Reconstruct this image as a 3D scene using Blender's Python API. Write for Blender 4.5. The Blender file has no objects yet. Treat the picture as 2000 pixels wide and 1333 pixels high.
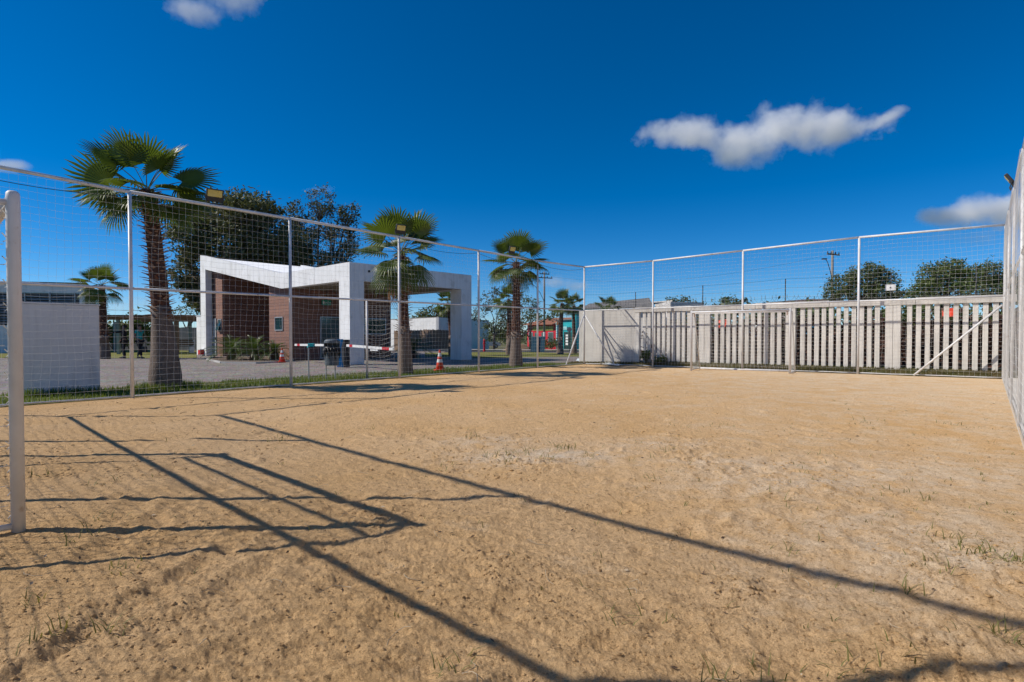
import bpy, bmesh, math, random
from mathutils import Vector, Matrix, noise as mnoise
R = math.radians
sc = bpy.context.scene
COL = sc.collection
rnd = random.Random(7)

# ------------------------------------------------------------------ camera
F = 1091.0            # focal length in photo pixels (photo is 2000 wide)
PITCH = R(1.1)
HC = 1.15             # eye height
DPY = F*math.tan(PITCH) - 9.5
cam = bpy.data.cameras.new('camera'); camo = bpy.data.objects.new('camera', cam); COL.objects.link(camo)
camo.location = (0, 0, HC); camo.rotation_euler = (math.pi/2-PITCH, 0, 0)
cam.sensor_width = 36.0; cam.lens = F/2000*36.0; cam.shift_y = DPY/2000.0
cam.clip_start = 0.02; cam.clip_end = 5000
sc.camera = camo

def ray(px, py):
    u = (px-1000)/F; v = (666.5+DPY-py)/F
    return Vector((u, math.cos(PITCH)+v*math.sin(PITCH), v*math.cos(PITCH)-math.sin(PITCH)))
def gp(px, py, z=0.0):
    d = ray(px, py); t = (z-HC)/d.z
    return Vector((d.x*t, d.y*t, z))
def at(px, py, Y):
    d = ray(px, py); t = Y/d.y
    return Vector((d.x*t, Y, HC+d.z*t))

# ------------------------------------------------------------------ materials
def newmat(name):
    m = bpy.data.materials.new(name); m.use_nodes = True
    nt = m.node_tree; b = nt.nodes['Principled BSDF']
    return m, nt, b
def mat(name, c1, c2=None, scale=4.0, detail=6, rough=0.8, bump=0.0, bscale=None, spec=0.3, metal=0.0, lo=.35, hi=.65, dirt=None, stretch=None, streak=0.0):
    """noise-mixed principled material; dirt = (colour, scale, lo, hi) adds a second layer of blotches"""
    m, nt, b = newmat(name)
    L = nt.links.new; N = nt.nodes.new
    b.inputs['Roughness'].default_value = rough
    b.inputs['Specular IOR Level'].default_value = spec
    b.inputs['Metallic'].default_value = metal
    tc = N('ShaderNodeTexCoord'); vec = tc.outputs['Object']
    if stretch:
        mp = N('ShaderNodeMapping'); mp.inputs['Scale'].default_value = stretch
        L(vec, mp.inputs['Vector']); vec = mp.outputs['Vector']
    def blot(sc_, lo_, hi_, det):
        n = N('ShaderNodeTexNoise'); n.inputs['Scale'].default_value = sc_; n.inputs['Detail'].default_value = det
        n.inputs['Roughness'].default_value = .62
        L(vec, n.inputs['Vector'])
        r = N('ShaderNodeMapRange'); r.inputs['From Min'].default_value = lo_; r.inputs['From Max'].default_value = hi_
        L(n.outputs['Fac'], r.inputs['Value'])
        return r.outputs['Result'], n
    if c2 is None: c2 = tuple(x*.82 for x in c1)
    f, n0 = blot(scale, lo, hi, detail)
    mx = N('ShaderNodeMix'); mx.data_type = 'RGBA'
    mx.inputs[6].default_value = (*c1, 1); mx.inputs[7].default_value = (*c2, 1)
    L(f, mx.inputs[0]); out = mx.outputs[2]
    if dirt:
        f2, _ = blot(dirt[1], dirt[2], dirt[3], 5)
        m2 = N('ShaderNodeMix'); m2.data_type = 'RGBA'; m2.inputs[7].default_value = (*dirt[0], 1)
        L(out, m2.inputs[6]); L(f2, m2.inputs[0]); out = m2.outputs[2]
    if streak:
        ms_ = N('ShaderNodeMapping'); ms_.inputs['Scale'].default_value = (7, 7, .45); L(tc.outputs['Object'], ms_.inputs['Vector'])
        ns = N('ShaderNodeTexNoise'); ns.inputs['Scale'].default_value = 1.0; ns.inputs['Detail'].default_value = 7; ns.inputs['Roughness'].default_value = .6; L(ms_.outputs[0], ns.inputs['Vector'])
        rs_ = N('ShaderNodeMapRange'); rs_.inputs['From Min'].default_value = .52; rs_.inputs['From Max'].default_value = .76; rs_.inputs['To Max'].default_value = streak; L(ns.outputs['Fac'], rs_.inputs['Value'])
        m3 = N('ShaderNodeMix'); m3.data_type = 'RGBA'; m3.inputs[7].default_value = (.22, .20, .17, 1); L(out, m3.inputs[6]); L(rs_.outputs[0], m3.inputs[0]); out = m3.outputs[2]
    L(out, b.inputs['Base Color'])
    if bump:
        nb = N('ShaderNodeTexNoise'); nb.inputs['Scale'].default_value = bscale or scale*6; nb.inputs['Detail'].default_value = 5
        L(vec, nb.inputs['Vector'])
        bp = N('ShaderNodeBump'); bp.inputs['Strength'].default_value = 1.0; bp.inputs['Distance'].default_value = bump
        L(nb.outputs['Fac'], bp.inputs['Height']); L(bp.outputs['Normal'], b.inputs['Normal'])
    return m
def leafmat(name, c1, c2, trans=.35, rough=.5, scale=1.2, spec=.35, tint=(1.5, 1.4, .6)):
    m, nt, b = newmat(name); L = nt.links.new; N = nt.nodes.new
    tc = N('ShaderNodeTexCoord'); n = N('ShaderNodeTexNoise'); n.inputs['Scale'].default_value = scale; n.inputs['Detail'].default_value = 3
    L(tc.outputs['Object'], n.inputs['Vector'])
    r = N('ShaderNodeMapRange'); r.inputs['From Min'].default_value = .35; r.inputs['From Max'].default_value = .65
    L(n.outputs['Fac'], r.inputs['Value'])
    mx = N('ShaderNodeMix'); mx.data_type = 'RGBA'; mx.inputs[6].default_value = (*c1, 1); mx.inputs[7].default_value = (*c2, 1)
    L(r.outputs['Result'], mx.inputs[0]); L(mx.outputs[2], b.inputs['Base Color'])
    b.inputs['Roughness'].default_value = rough; b.inputs['Specular IOR Level'].default_value = spec
    tr = N('ShaderNodeBsdfTranslucent')
    mt = N('ShaderNodeMix'); mt.data_type = 'RGBA'; mt.blend_type = 'MULTIPLY'; mt.inputs[0].default_value = 1
    L(mx.outputs[2], mt.inputs[6]); mt.inputs[7].default_value = (*tint, 1); L(mt.outputs[2], tr.inputs['Color'])
    ms = N('ShaderNodeMixShader'); ms.inputs[0].default_value = trans
    L(b.outputs[0], ms.inputs[1]); L(tr.outputs[0], ms.inputs[2])
    L(ms.outputs[0], nt.nodes['Material Output'].inputs['Surface'])
    return m

M = {}
M['pipe'] = mat('white_pipe', (.74, .74, .74), (.58, .57, .56), 3, rough=.4, bump=.001, bscale=40, spec=.45, dirt=((.30, .19, .12), 9, .62, .76), streak=.25)
M['goal'] = mat('goal_paint', (.72, .72, .73), (.60, .60, .60), 2.5, rough=.4, spec=.4, dirt=((.40, .30, .22), 11, .60, .78), streak=.35)
M['rust'] = mat('rusty_steel', (.40, .17, .06), (.22, .09, .04), 14, rough=.8, bump=.002)
M['net'] = mat('net_cord', (.78, .78, .76), (.64, .63, .60), 3, rough=.8)
M['white'] = mat('white_render', (.80, .80, .80), (.70, .70, .69), .9, rough=.75, bump=.002, bscale=30, dirt=((.50, .48, .44), 1.8, .56, .85), streak=.36)
M['greywhite'] = mat('grey_white_render', (.68, .68, .69), (.58, .58, .59), .8, rough=.8, bump=.003, bscale=25, dirt=((.42, .40, .38), 1.4, .60, .85), streak=.3)
M['concrete'] = mat('concrete', (.63, .60, .55), (.52, .495, .455), 1.3, rough=.9, bump=.006, bscale=22, dirt=((.26, .24, .21), 3.5, .60, .85), streak=.5)
M['slat'] = mat('concrete_slat', (.70, .67, .62), (.60, .575, .53), 2.2, rough=.9, bump=.004, bscale=30, dirt=((.32, .29, .25), 4, .60, .84), streak=.38)
M['palewall'] = mat('pale_wall', (.66, .63, .60), (.55, .53, .50), 1.0, rough=.9, bump=.005, bscale=20, dirt=((.34, .29, .25), 2.0, .58, .8), streak=.4)
M['dark'] = mat('dark_plastic', (.035, .036, .038), (.025, .025, .027), 3, rough=.5)
M['darkmetal'] = mat('dark_metal', (.06, .06, .06), (.04, .04, .04), 6, rough=.5, metal=.2)
M['grey_metal'] = mat('galvanised', (.42, .43, .44), (.32, .33, .34), 6, rough=.5, metal=.35)
M['wire'] = mat('wire', (.05, .05, .05), rough=.6)
M['razor'] = mat('razor_wire', (.22, .22, .22), (.15, .14, .13), 8, rough=.5, metal=.5)
M['lens'] = mat('yellow_led_glass', (.62, .52, .18), (.55, .42, .08), 8, rough=.25, spec=.5)
M['rubber'] = mat('bag', (.02, .02, .022), rough=.4)
M['binbody'] = mat('bin_grey', (.115, .135, .15), (.09, .105, .12), 4, rough=.45)
M['blue'] = mat('blue_panel', (.01, .19, .42), (.01, .15, .34), 3, rough=.5)
M['red'] = mat('red_paint', (.55, .02, .03), (.42, .018, .025), 3, rough=.55)
M['shopred'] = mat('shop_red', (.64, .022, .04), (.42, .015, .03), 1.5, rough=.8)
M['turq'] = mat('shop_turquoise', (.02, .42, .46), (.02, .34, .38), 1.5, rough=.8)
M['turqwhite'] = mat('pale_turquoise', (.35, .62, .64), (.28, .52, .55), 2, rough=.8)
M['orange'] = mat('cone_red', (.72, .075, .03), (.60, .06, .03), 4, rough=.5)
M['reflect'] = mat('cone_white', (.78, .78, .76), (.66, .66, .65), 6, rough=.4)
M['tile'] = mat('roof_tile', (.36, .15, .08), (.25, .10, .06), 3, rough=.9, bump=.03, bscale=5)
M['greyroof'] = mat('fibre_cement_roof', (.20, .19, .18), (.13, .125, .12), 1.6, rough=.9, bump=.02, bscale=4)
M['roofmetal'] = mat('white_roof_metal', (.82, .83, .84), (.74, .75, .76), .6, rough=.45, spec=.5)
M['wood'] = mat('old_wood', (.20, .125, .075), (.115, .075, .05), 3, rough=.9, bump=.004, stretch=(6, 6, .6))
M['plank'] = mat('plank_wood', (.24, .16, .11), (.13, .09, .065), 2.5, rough=.9, bump=.004, stretch=(5, 5, .4))
M['greyplank'] = mat('grey_plank', (.40, .37, .33), (.30, .28, .25), 2.5, rough=.9, bump=.004, stretch=(5, 5, .4))
M['greenpole'] = mat('grey_green_post', (.20, .25, .22), (.15, .19, .17), 3, rough=.8)
M['polewood'] = mat('pole_concrete', (.27, .25, .23), (.19, .175, .16), 1.5, rough=.9)
M['polewhite'] = mat('pole_paint', (.55, .55, .54), (.42, .42, .41), 1.5, rough=.9)
M['glass'] = mat('tinted_glass', (.015, .035, .04), (.02, .06, .06), .8, rough=.06, spec=.8)
M['greenglass'] = mat('greenish_glass', (.07, .115, .115), (.05, .085, .085), .8, rough=.1, spec=.7)
M['frame'] = mat('alu_frame', (.45, .46, .47), rough=.4, metal=.4)
M['exitgreen'] = mat('exit_sign_green', (.0, .27, .17), (.0, .23, .145), 3, rough=.4)
M['letter'] = mat('white_lettering', (.82, .82, .82), rough=.6)
M['trunk'] = mat('palm_trunk', (.20, .155, .125), (.125, .095, .08), 5, rough=.95, bump=.012, bscale=22, stretch=(1.4, 1.4, .8))
M['boot'] = mat('palm_boots', (.17, .075, .05), (.42, .30, .23), 6, lo=.46, hi=.60, rough=.9, bump=.004)
M['fibre'] = mat('palm_fibre', (.11, .055, .038), (.07, .035, .026), 7, rough=1, bump=.01)
M['frond'] = leafmat('palm_leaf', (.105, .145, .024), (.070, .110, .020), .38, rough=.42, spec=.5)
M['petiole'] = mat('petiole', (.20, .19, .055), (.15, .13, .04), 3, rough=.5)
M['deadfrond'] = leafmat('dry_palm_leaf', (.30, .15, .075), (.20, .10, .05), .2, rough=.8, tint=(1.2, 1, .8))
M['cycad'] = leafmat('cycad_leaf', (.070, .120, .030), (.11, .16, .040), .25, rough=.4, spec=.5)
M['bark'] = mat('bark', (.135, .105, .08), (.075, .06, .048), 6, rough=.95, bump=.03, bscale=9, stretch=(2, 2, .4))
M['leafdark'] = leafmat('euc_leaf', (.080, .098, .042), (.115, .12, .052), .22, rough=.6, scale=.5)
M['leafgrey'] = leafmat('euc_leaf_pale', (.105, .112, .060), (.075, .086, .045), .22, rough=.6, scale=.5)
M['leafgreen'] = leafmat('leaf_green', (.085, .13, .030), (.12, .15, .04), .25, rough=.55, scale=.5)
M['leafdeep'] = leafmat('leaf_deep', (.075, .11, .034), (.105, .125, .042), .25, rough=.55, scale=.5)
M['leafyellow'] = leafmat('leaf_yellow', (.12, .15, .03), (.08, .115, .028), .25, rough=.6, scale=.6)
M['leafred'] = leafmat('leaf_redbrown', (.085, .038, .026), (.045, .030, .02), .15, rough=.7, scale=.8, tint=(1.3, .9, .6))
M['grassblade'] = leafmat('grass_blade', (.085, .145, .020), (.135, .165, .030), .35, rough=.6, scale=1.6)
M['weed'] = leafmat('weed_leaf', (.14, .155, .040), (.20, .18, .07), .3, rough=.6, scale=3)
M['straw'] = mat('straw', (.50, .41, .29), (.38, .29, .19), 8, rough=.9)
M['deadleaf'] = mat('dead_leaf', (.12, .075, .045), (.07, .045, .03), 12, rough=.9)
M['plastic'] = mat('plastic_sheet', (.66, .71, .72), (.50, .56, .58), 4, rough=.35, spec=.5)
M['tarp'] = mat('blue_tarp', (.02, .30, .62), (.02, .22, .5), 4, rough=.5)
M['skin'] = mat('skin', (.30, .165, .11), (.26, .14, .095), 9, rough=.6)
M['hair'] = mat('dark_hair', (.018, .013, .011), rough=.6)
M['blackcloth'] = mat('black_cloth', (.014, .014, .017), (.02, .02, .023), 9, rough=.9)
M['tealcloth'] = mat('teal_cloth', (.03, .36, .34), (.025, .28, .27), 7, rough=.85)
M['carpaint'] = mat('silver_paint', (.55, .57, .60), (.50, .52, .55), 1, rough=.3, spec=.6, metal=.3)
M['tyre'] = mat('tyre', (.02, .02, .02), rough=.8)
M['asphalt'] = mat('asphalt', (.060, .060, .062), (.045, .045, .047), 2, rough=.9, bump=.004, bscale=60)
M['kerb'] = mat('kerb_concrete', (.50, .48, .45), (.38, .36, .33), 2, rough=.9, bump=.003)
M['soil'] = mat('planting_soil', (.17, .12, .085), (.10, .075, .05), 5, rough=1, bump=.02, bscale=14)
M['earth'] = mat('red_earth', (.16, .075, .050), (.075, .042, .030), 1.4, rough=1, bump=.06, bscale=5)
M['terrain'] = mat('terrain', (.12, .135, .045), (.19, .155, .08), .35, rough=1, bump=.03, bscale=5)
M['lawn'] = mat('lawn', (.15, .17, .030), (.22, .195, .05), .7, rough=1, bump=.03, bscale=24)
M['strip'] = mat('grass_base', (.095, .125, .022), (.15, .13, .045), 1.3, rough=1, bump=.025, bscale=26)

def brickmat():
    m, nt, b = newmat('clay_cladding'); L = nt.links.new; N = nt.nodes.new
    tc = N('ShaderNodeTexCoord')
    sep = N('ShaderNodeSeparateXYZ'); L(tc.outputs['Object'], sep.inputs[0])
    ad = N('ShaderNodeMath'); ad.operation = 'ADD'; L(sep.outputs['X'], ad.inputs[0]); L(sep.outputs['Y'], ad.inputs[1])
    cb = N('ShaderNodeCombineXYZ'); L(ad.outputs[0], cb.inputs[0]); L(sep.outputs['Z'], cb.inputs[1])
    br = N('ShaderNodeTexBrick'); L(cb.outputs[0], br.inputs['Vector'])
    br.inputs['Scale'].default_value = 1.0; br.inputs['Brick Width'].default_value = .62; br.inputs['Row Height'].default_value = .155
    br.inputs['Mortar Size'].default_value = .009; br.inputs['Mortar Smooth'].default_value = .3
    br.inputs['Color1'].default_value = (.27, .135, .095, 1); br.inputs['Color2'].default_value = (.19, .095, .07, 1)
    br.inputs['Mortar'].default_value = (.12, .065, .05, 1)
    n = N('ShaderNodeTexNoise'); n.inputs['Scale'].default_value = 5; n.inputs['Detail'].default_value = 6; L(tc.outputs['Object'], n.inputs['Vector'])
    hs = N('ShaderNodeHueSaturation'); L(br.outputs['Color'], hs.inputs['Color'])
    mr = N('ShaderNodeMapRange'); mr.inputs['To Min'].default_value = .72; mr.inputs['To Max'].default_value = 1.28; L(n.outputs['Fac'], mr.inputs['Value'])
    L(mr.outputs[0], hs.inputs['Value']); L(hs.outputs[0], b.inputs['Base Color'])
    bp = N('ShaderNodeBump'); bp.inputs['Distance'].default_value = .006; L(br.outputs['Fac'], bp.inputs['Height']); bp.invert = True
    L(bp.outputs[0], b.inputs['Normal']); b.inputs['Roughness'].default_value = .85
    return m
M['brick'] = brickmat()

def sandmat():
    m, nt, b = newmat('sand'); L = nt.links.new; N = nt.nodes.new
    tc = N('ShaderNodeTexCoord'); v = tc.outputs['Object']
    def nz(s, d=6, r=.6):
        n = N('ShaderNodeTexNoise'); n.inputs['Scale'].default_value = s; n.inputs['Detail'].default_value = d; n.inputs['Roughness'].default_value = r
        L(v, n.inputs['Vector']); return n.outputs['Fac']
    def rng(x, a, b_, c=0, d=1):
        r = N('ShaderNodeMapRange'); r.inputs['From Min'].default_value = a; r.inputs['From Max'].default_value = b_
        r.inputs['To Min'].default_value = c; r.inputs['To Max'].default_value = d; L(x, r.inputs['Value']); return r.outputs['Result']
    def mix(f, a, b_, mode='MIX'):
        x = N('ShaderNodeMix'); x.data_type = 'RGBA'; x.blend_type = mode
        for s, k in ((f, 0), (a, 6), (b_, 7)):
            if isinstance(s, tuple): x.inputs[k].default_value = (*s, 1)
            elif isinstance(s, (int, float)): x.inputs[k].default_value = s
            else: L(s, x.inputs[k])
        return x.outputs[2]
    base = mix(rng(nz(.45, 5), .38, .62), (.77, .49, .23), (.82, .555, .30))
    # paler, dustier sand towards the right-hand side of the pitch and in patches
    sep = N('ShaderNodeSeparateXYZ'); L(v, sep.inputs[0])
    xm = N('ShaderNodeMath'); xm.operation = 'ADD'; L(rng(sep.outputs['X'], -3, 9, -.14, .17), xm.inputs[0]); L(nz(2.0, 8, .74), xm.inputs[1])
    base = mix(rng(xm.outputs[0], .50, .74), base, (.84, .66, .45))
    ve = N('ShaderNodeVertexColor') if False else N('ShaderNodeAttribute'); ve.attribute_name = 'pale'
    pm = N('ShaderNodeMath'); pm.operation = 'MULTIPLY'; L(ve.outputs['Fac'], pm.inputs[0]); L(rng(nz(5, 6), .3, .6), pm.inputs[1])
    base = mix(pm.outputs[0], base, (.86, .72, .55))
    base = mix(rng(nz(7, 6, .7), .56, .74, 0, .38), base, (.42, .25, .11))
    base = mix(rng(nz(15, 5, .75), .57, .67, 0, .6), base, (.30, .17, .075))
    base = mix(rng(nz(46, 4, .72), .555, .67, 0, .7), base, (.24, .135, .06))
    base = mix(rng(nz(170, 3, .7), .42, .72, 0, .5), base, (.33, .19, .085))
    L(base, b.inputs['Base Color']); b.inputs['Roughness'].default_value = .95; b.inputs['Specular IOR Level'].default_value = .15
    h1 = nz(30, 6, .7); h2 = nz(110, 4, .75)
    bp1 = N('ShaderNodeBump'); bp1.inputs['Distance'].default_value = .030; L(h1, bp1.inputs['Height'])
    bp2 = N('ShaderNodeBump'); bp2.inputs['Distance'].default_value = .012; L(h2, bp2.inputs['Height']); L(bp1.outputs[0], bp2.inputs['Normal'])
    L(bp2.outputs[0], b.inputs['Normal'])
    return m
M['sand'] = sandmat()

def pavemat():
    m, nt, b = newmat('paving'); L = nt.links.new; N = nt.nodes.new
    tc = N('ShaderNodeTexCoord'); v = tc.outputs['Object']
    vo = N('ShaderNodeTexVoronoi'); vo.feature = 'DISTANCE_TO_EDGE'; vo.inputs['Scale'].default_value = 6.5; L(v, vo.inputs['Vector'])
    vc = N('ShaderNodeTexVoronoi'); vc.inputs['Scale'].default_value = 6.5; L(v, vc.inputs['Vector'])
    n = N('ShaderNodeTexNoise'); n.inputs['Scale'].default_value = .6; n.inputs['Detail'].default_value = 7; n.inputs['Roughness'].default_value = .65; L(v, n.inputs['Vector'])
    m1 = N('ShaderNodeMix'); m1.data_type = 'RGBA'; m1.inputs[6].default_value = (.25, .215, .185, 1); m1.inputs[7].default_value = (.37, .325, .285, 1)
    r = N('ShaderNodeMapRange'); r.inputs['From Min'].default_value = .35; r.inputs['From Max'].default_value = .65; L(n.outputs['Fac'], r.inputs[0]); L(r.outputs[0], m1.inputs[0])
    m2 = N('ShaderNodeMix'); m2.data_type = 'RGBA'; m2.blend_type = 'MULTIPLY'; m2.inputs[0].default_value = .35
    L(m1.outputs[2], m2.inputs[6]); L(vc.outputs['Color'], m2.inputs[7])
    m3 = N('ShaderNodeMix'); m3.data_type = 'RGBA'; r2 = N('ShaderNodeMapRange'); r2.inputs['From Max'].default_value = .06; L(vo.outputs['Distance'], r2.inputs[0])
    m3.inputs[6].default_value = (.17, .13, .095, 1); L(m2.outputs[2], m3.inputs[7]); L(r2.outputs[0], m3.inputs[0])
    L(m3.outputs[2], b.inputs['Base Color']); b.inputs['Roughness'].default_value = .9
    bp = N('ShaderNodeBump'); bp.inputs['Distance'].default_value = .015; L(r2.outputs[0], bp.inputs['Height']); L(bp.outputs[0], b.inputs['Normal'])
    return m
M['paving'] = pavemat()

# ------------------------------------------------------------------ mesh builder
class MB:
    def __init__(s): s.v = []; s.f = []; s.mi = []; s.cur = 0
    def vert(s, p): s.v.append((p[0], p[1], p[2])); return len(s.v)-1
    def face(s, *idx): s.f.append(idx); s.mi.append(s.cur)
    def poly(s, pts): s.face(*[s.vert(p) for p in pts])
    def hexa(s, p):            # 8 points: bottom 0-3 ccw, top 4-7
        i = [s.vert(q) for q in p]
        for a in ((3, 2, 1, 0), (4, 5, 6, 7), (0, 1, 5, 4), (1, 2, 6, 5), (2, 3, 7, 6), (3, 0, 4, 7)): s.face(*[i[k] for k in a])
    def box(s, c, size, ax=(1, 0), z0=None):   # centre (or base if z0), size, horizontal axis of local x
        c = Vector(c); l = math.hypot(*ax[:2]); x = Vector((ax[0]/l, ax[1]/l, 0)); y = Vector((-x.y, x.x, 0)); z = Vector((0, 0, 1))
        a, b_, h = size[0]/2, size[1]/2, size[2]/2
        s.hexa([c-x*a-y*b_-z*h, c+x*a-y*b_-z*h, c+x*a+y*b_-z*h, c-x*a+y*b_-z*h,
                c-x*a-y*b_+z*h, c+x*a-y*b_+z*h, c+x*a+y*b_+z*h, c-x*a+y*b_+z*h])
    def mbox(s, mtx, size):
        a, b_, h = size[0]/2, size[1]/2, size[2]/2
        s.hexa([mtx @ Vector(p) for p in ((-a, -b_, -h), (a, -b_, -h), (a, b_, -h), (-a, b_, -h), (-a, -b_, h), (a, -b_, h), (a, b_, h), (-a, b_, h))])
    def prism(s, pts, off):     # polygon extruded by vector off
        off = Vector(off); n = len(pts)
        a = [s.vert(p) for p in pts]; b_ = [s.vert(Vector(p)+off) for p in pts]
        s.face(*a[::-1]); s.face(*b_)
        for i in range(n): j = (i+1) % n; s.face(a[i], a[j], b_[j], b_[i])
    def tube(s, pts, r, n=8, cap=True):
        pts = [Vector(p) for p in pts]; rings = []
        rs = r if isinstance(r, (list, tuple)) else [r]*len(pts)
        ref = None
        for i, p in enumerate(pts):
            d = (pts[min(i+1, len(pts)-1)]-pts[max(i-1, 0)]).normalized()
            if ref is None or abs(ref.dot(d)) > .98:
                ref = Vector((0, 0, 1)) if abs(d.z) < .9 else Vector((1, 0, 0))
            x = d.cross(ref).normalized(); y = d.cross(x); ref = x.cross(d)
            rings.append([s.vert(p+(x*math.cos(2*math.pi*k/n)+y*math.sin(2*math.pi*k/n))*rs[i]) for k in range(n)])
        for a, b_ in zip(rings, rings[1:]):
            for k in range(n): s.face(a[k], a[(k+1) % n], b_[(k+1) % n], b_[k])
        if cap and n > 2: s.face(*rings[0][::-1]); s.face(*rings[-1])
    def lathe(s, prof, c, n=20, cap=True):
        c = Vector(c); rings = [[s.vert(c+Vector((r*math.cos(2*math.pi*k/n), r*math.sin(2*math.pi*k/n), z))) for k in range(n)] for r, z in prof]
        for a, b_ in zip(rings, rings[1:]):
            for k in range(n): s.face(a[k], a[(k+1) % n], b_[(k+1) % n], b_[k])
        if cap: s.face(*rings[0][::-1]); s.face(*rings[-1])
    def build(s, name, mats, parent=None, smooth=False, bevel=0.0, world=True):
        me = bpy.data.meshes.new(name)
        org = Vector((0, 0, 0))
        if parent is not None and world:
            p = parent
            while p is not None: org = org + p.location; p = p.parent
        me.from_pydata([(v[0]-org.x, v[1]-org.y, v[2]-org.z) for v in s.v], [], s.f)
        if not isinstance(mats, (list, tuple)): mats = [mats]
        for m in mats: me.materials.append(m)
        if len(mats) > 1: me.polygons.foreach_set('material_index', s.mi)
        if smooth: me.polygons.foreach_set('use_smooth', [True]*len(me.polygons))
        me.update()
        o = bpy.data.objects.new(name, me); COL.objects.link(o)
        if parent is not None: o.parent = parent
        if bevel:
            b = o.modifiers.new('bevel', 'BEVEL'); b.width = bevel; b.segments = 2; b.limit_method = 'ANGLE'; b.angle_limit = R(40)
        return o

def tag(o, label=None, cat=None, group=None, kind=None):
    if label: o['label'] = label
    if cat: o['category'] = cat
    if group: o['group'] = group
    if kind: o['kind'] = kind
    return o
def thing(name, loc, label, cat, group=None, rz=0):
    o = bpy.data.objects.new(name, None); COL.objects.link(o); o.location = loc; o.rotation_euler = (0, 0, rz)
    o.empty_display_size = .2
    return tag(o, label, cat, group)
def copy_tree(o, parent=None):
    c = o.copy(); COL.objects.link(c); c.parent = parent
    for ch in [x for x in bpy.data.objects if x.parent == o]: copy_tree(ch, c)
    return c
def fbm(p, o=4): return mnoise.fractal(Vector(p), 1.0, 2.0, o)

# ------------------------------------------------------------------ court corners
C_FL = gp(1141, 712)                     # far-left corner
leftpix = [(257, 778, 375), (568, 755, 427), (780, 738, 463), (935, 727, 490), (1050, 720, 510), (1141, 712, 522)]
farpix = [(1141, 712, 522), (1275, 718, 510), (1450, 721, 490), (1676, 733, 464), (1961, 741, 439)]
def topz(b, pt): return at(b[0], pt, gp(b[0], b[1]).y).z
left = [(gp(x, y), at(x, t, gp(x, y).y).z) for x, y, t in leftpix]
far = [(gp(x, y), at(x, t, gp(x, y).y).z) for x, y, t in farpix]
def on_line(P, Q, px):
    r_ = (px-1000)/F; d = Q-P; t = (r_*P.y-P.x)/(d.x-r_*d.y); return P+d*t
def straighten(pix, P, Q):
    o = []
    for x, y, t in pix:
        b = on_line(P, Q, x); o.append((b, at(x, t, b.y).z))
    return o
left = straighten(leftpix, left[0][0].lerp(gp(257, 778), .5), C_FL)
far = straighten(farpix, C_FL, far[-1][0])
near = [(Vector(p), 3.98) for p in ((-9.08, 8.02, 0), (-7.0, 6.0, 0), (-4.7, 3.83, 0), (-2.4, 1.72, 0), (-.12, -.62, 0))]
d0 = (left[0][0]-left[1][0])
left = [(near[0][0].copy(), 3.9)] + left
CR = far[-1][0]; NR = near[-1][0]
right = [(CR.lerp(NR, k/6), far[-1][1]-.19*k) for k in range(7)]
# keep the right fence clear of the lens, and on the measured foot line
court = [near[0][0], C_FL, CR, NR]

# ------------------------------------------------------------------ sand
def ray_to_poly(a, poly):
    d = Vector((math.cos(a), math.sin(a), 0)); best = 1e9
    for i in range(len(poly)):
        p, q = poly[i], poly[(i+1) % len(poly)]
        e = q-p; den = d.x*e.y-d.y*e.x
        if abs(den) < 1e-9: continue
        t = (p.x*e.y-p.y*e.x)/den; u = (p.x*d.y-p.y*d.x)/den
        if t > 0 and -1e-6 <= u <= 1+1e-6: best = min(best, t)
    return best
rut0, rut1 = gp(60, 1290), gp(420, 1075)
prints = []
pr = random.Random(3)
for k in range(300):
    y = 1.5+abs(pr.gauss(0, 1))*5; prints.append((pr.uniform(-.75, .85)*y, y, pr.uniform(.05, .13), pr.uniform(0, 6.28), pr.uniform(.006, .018)))
mounds = [(gp(1040, 905), .30, .035), (gp(1350, 905), .45, .03), (gp(1560, 955), .5, .03), (gp(1440, 1145), .16, .035), (gp(1850, 1290), .28, .05), (gp(1900, 1110), .5, .035),
          (gp(980, 1100), .25, .03), (gp(720, 1010), .3, .035), (gp(250, 1200), .35, .03), (gp(1350, 870), .6, .03)]
def sand_h(x, y, r):
    h = .035*fbm((x*.4, y*.4, 1.3), 3) + .007*fbm((x*1.5, y*1.5, 5.1), 3)
    h += .0055*fbm((x*5.5, y*5.5, 9.2), 3)
    if r < 14: h += .0065*fbm((x*15, y*15, 2.2), 4)*min(1, (14-r)/8)
    if r < 6: h += .0062*fbm((x*50, y*50, 7.7), 3)*min(1, (6-r)/3)
    # shallow run-off channel, lower-left
    e = rut1-rut0; t = ((x-rut0.x)*e.x+(y-rut0.y)*e.y)/e.length_squared
    if -.4 < t < 1.4:
        dd = ((x-rut0.x)*e.y-(y-rut0.y)*e.x)/e.length + .05*fbm((x*3, y*3, 4), 2)
        w = max(0, 1-max(0, abs(t-.5)-.5)/.4)
        m_ = .7+.8*abs(fbm((t*5, 2, 8), 3)); h += w*m_*(.022*math.exp(-((dd+.07)/.055)**2)-.017*math.exp(-((dd-.03)/.06)**2))
    if r < 12:
        for px_, py_, s, a, dp in prints:
            dx, dy = x-px_, y-py_
            if abs(dx) < .4 and abs(dy) < .4:
                ca, sa = math.cos(a), math.sin(a); u = (dx*ca+dy*sa)/(s*2.2); v = (-dx*sa+dy*ca)/s
                q = u*u+v*v
                if q < 6: h += dp*(-math.exp(-q*1.2)+.55*math.exp(-((math.sqrt(q)-1.25)/.35)**2))
    for c, s, a in mounds:
        dx, dy = x-c.x, y-c.y; q = (dx*dx+dy*dy)/(s*s)
        if q < 5: h += a*math.exp(-q)*(.6+.9*abs(fbm((x*9, y*9, 3), 3)))
    return h - .01
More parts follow.
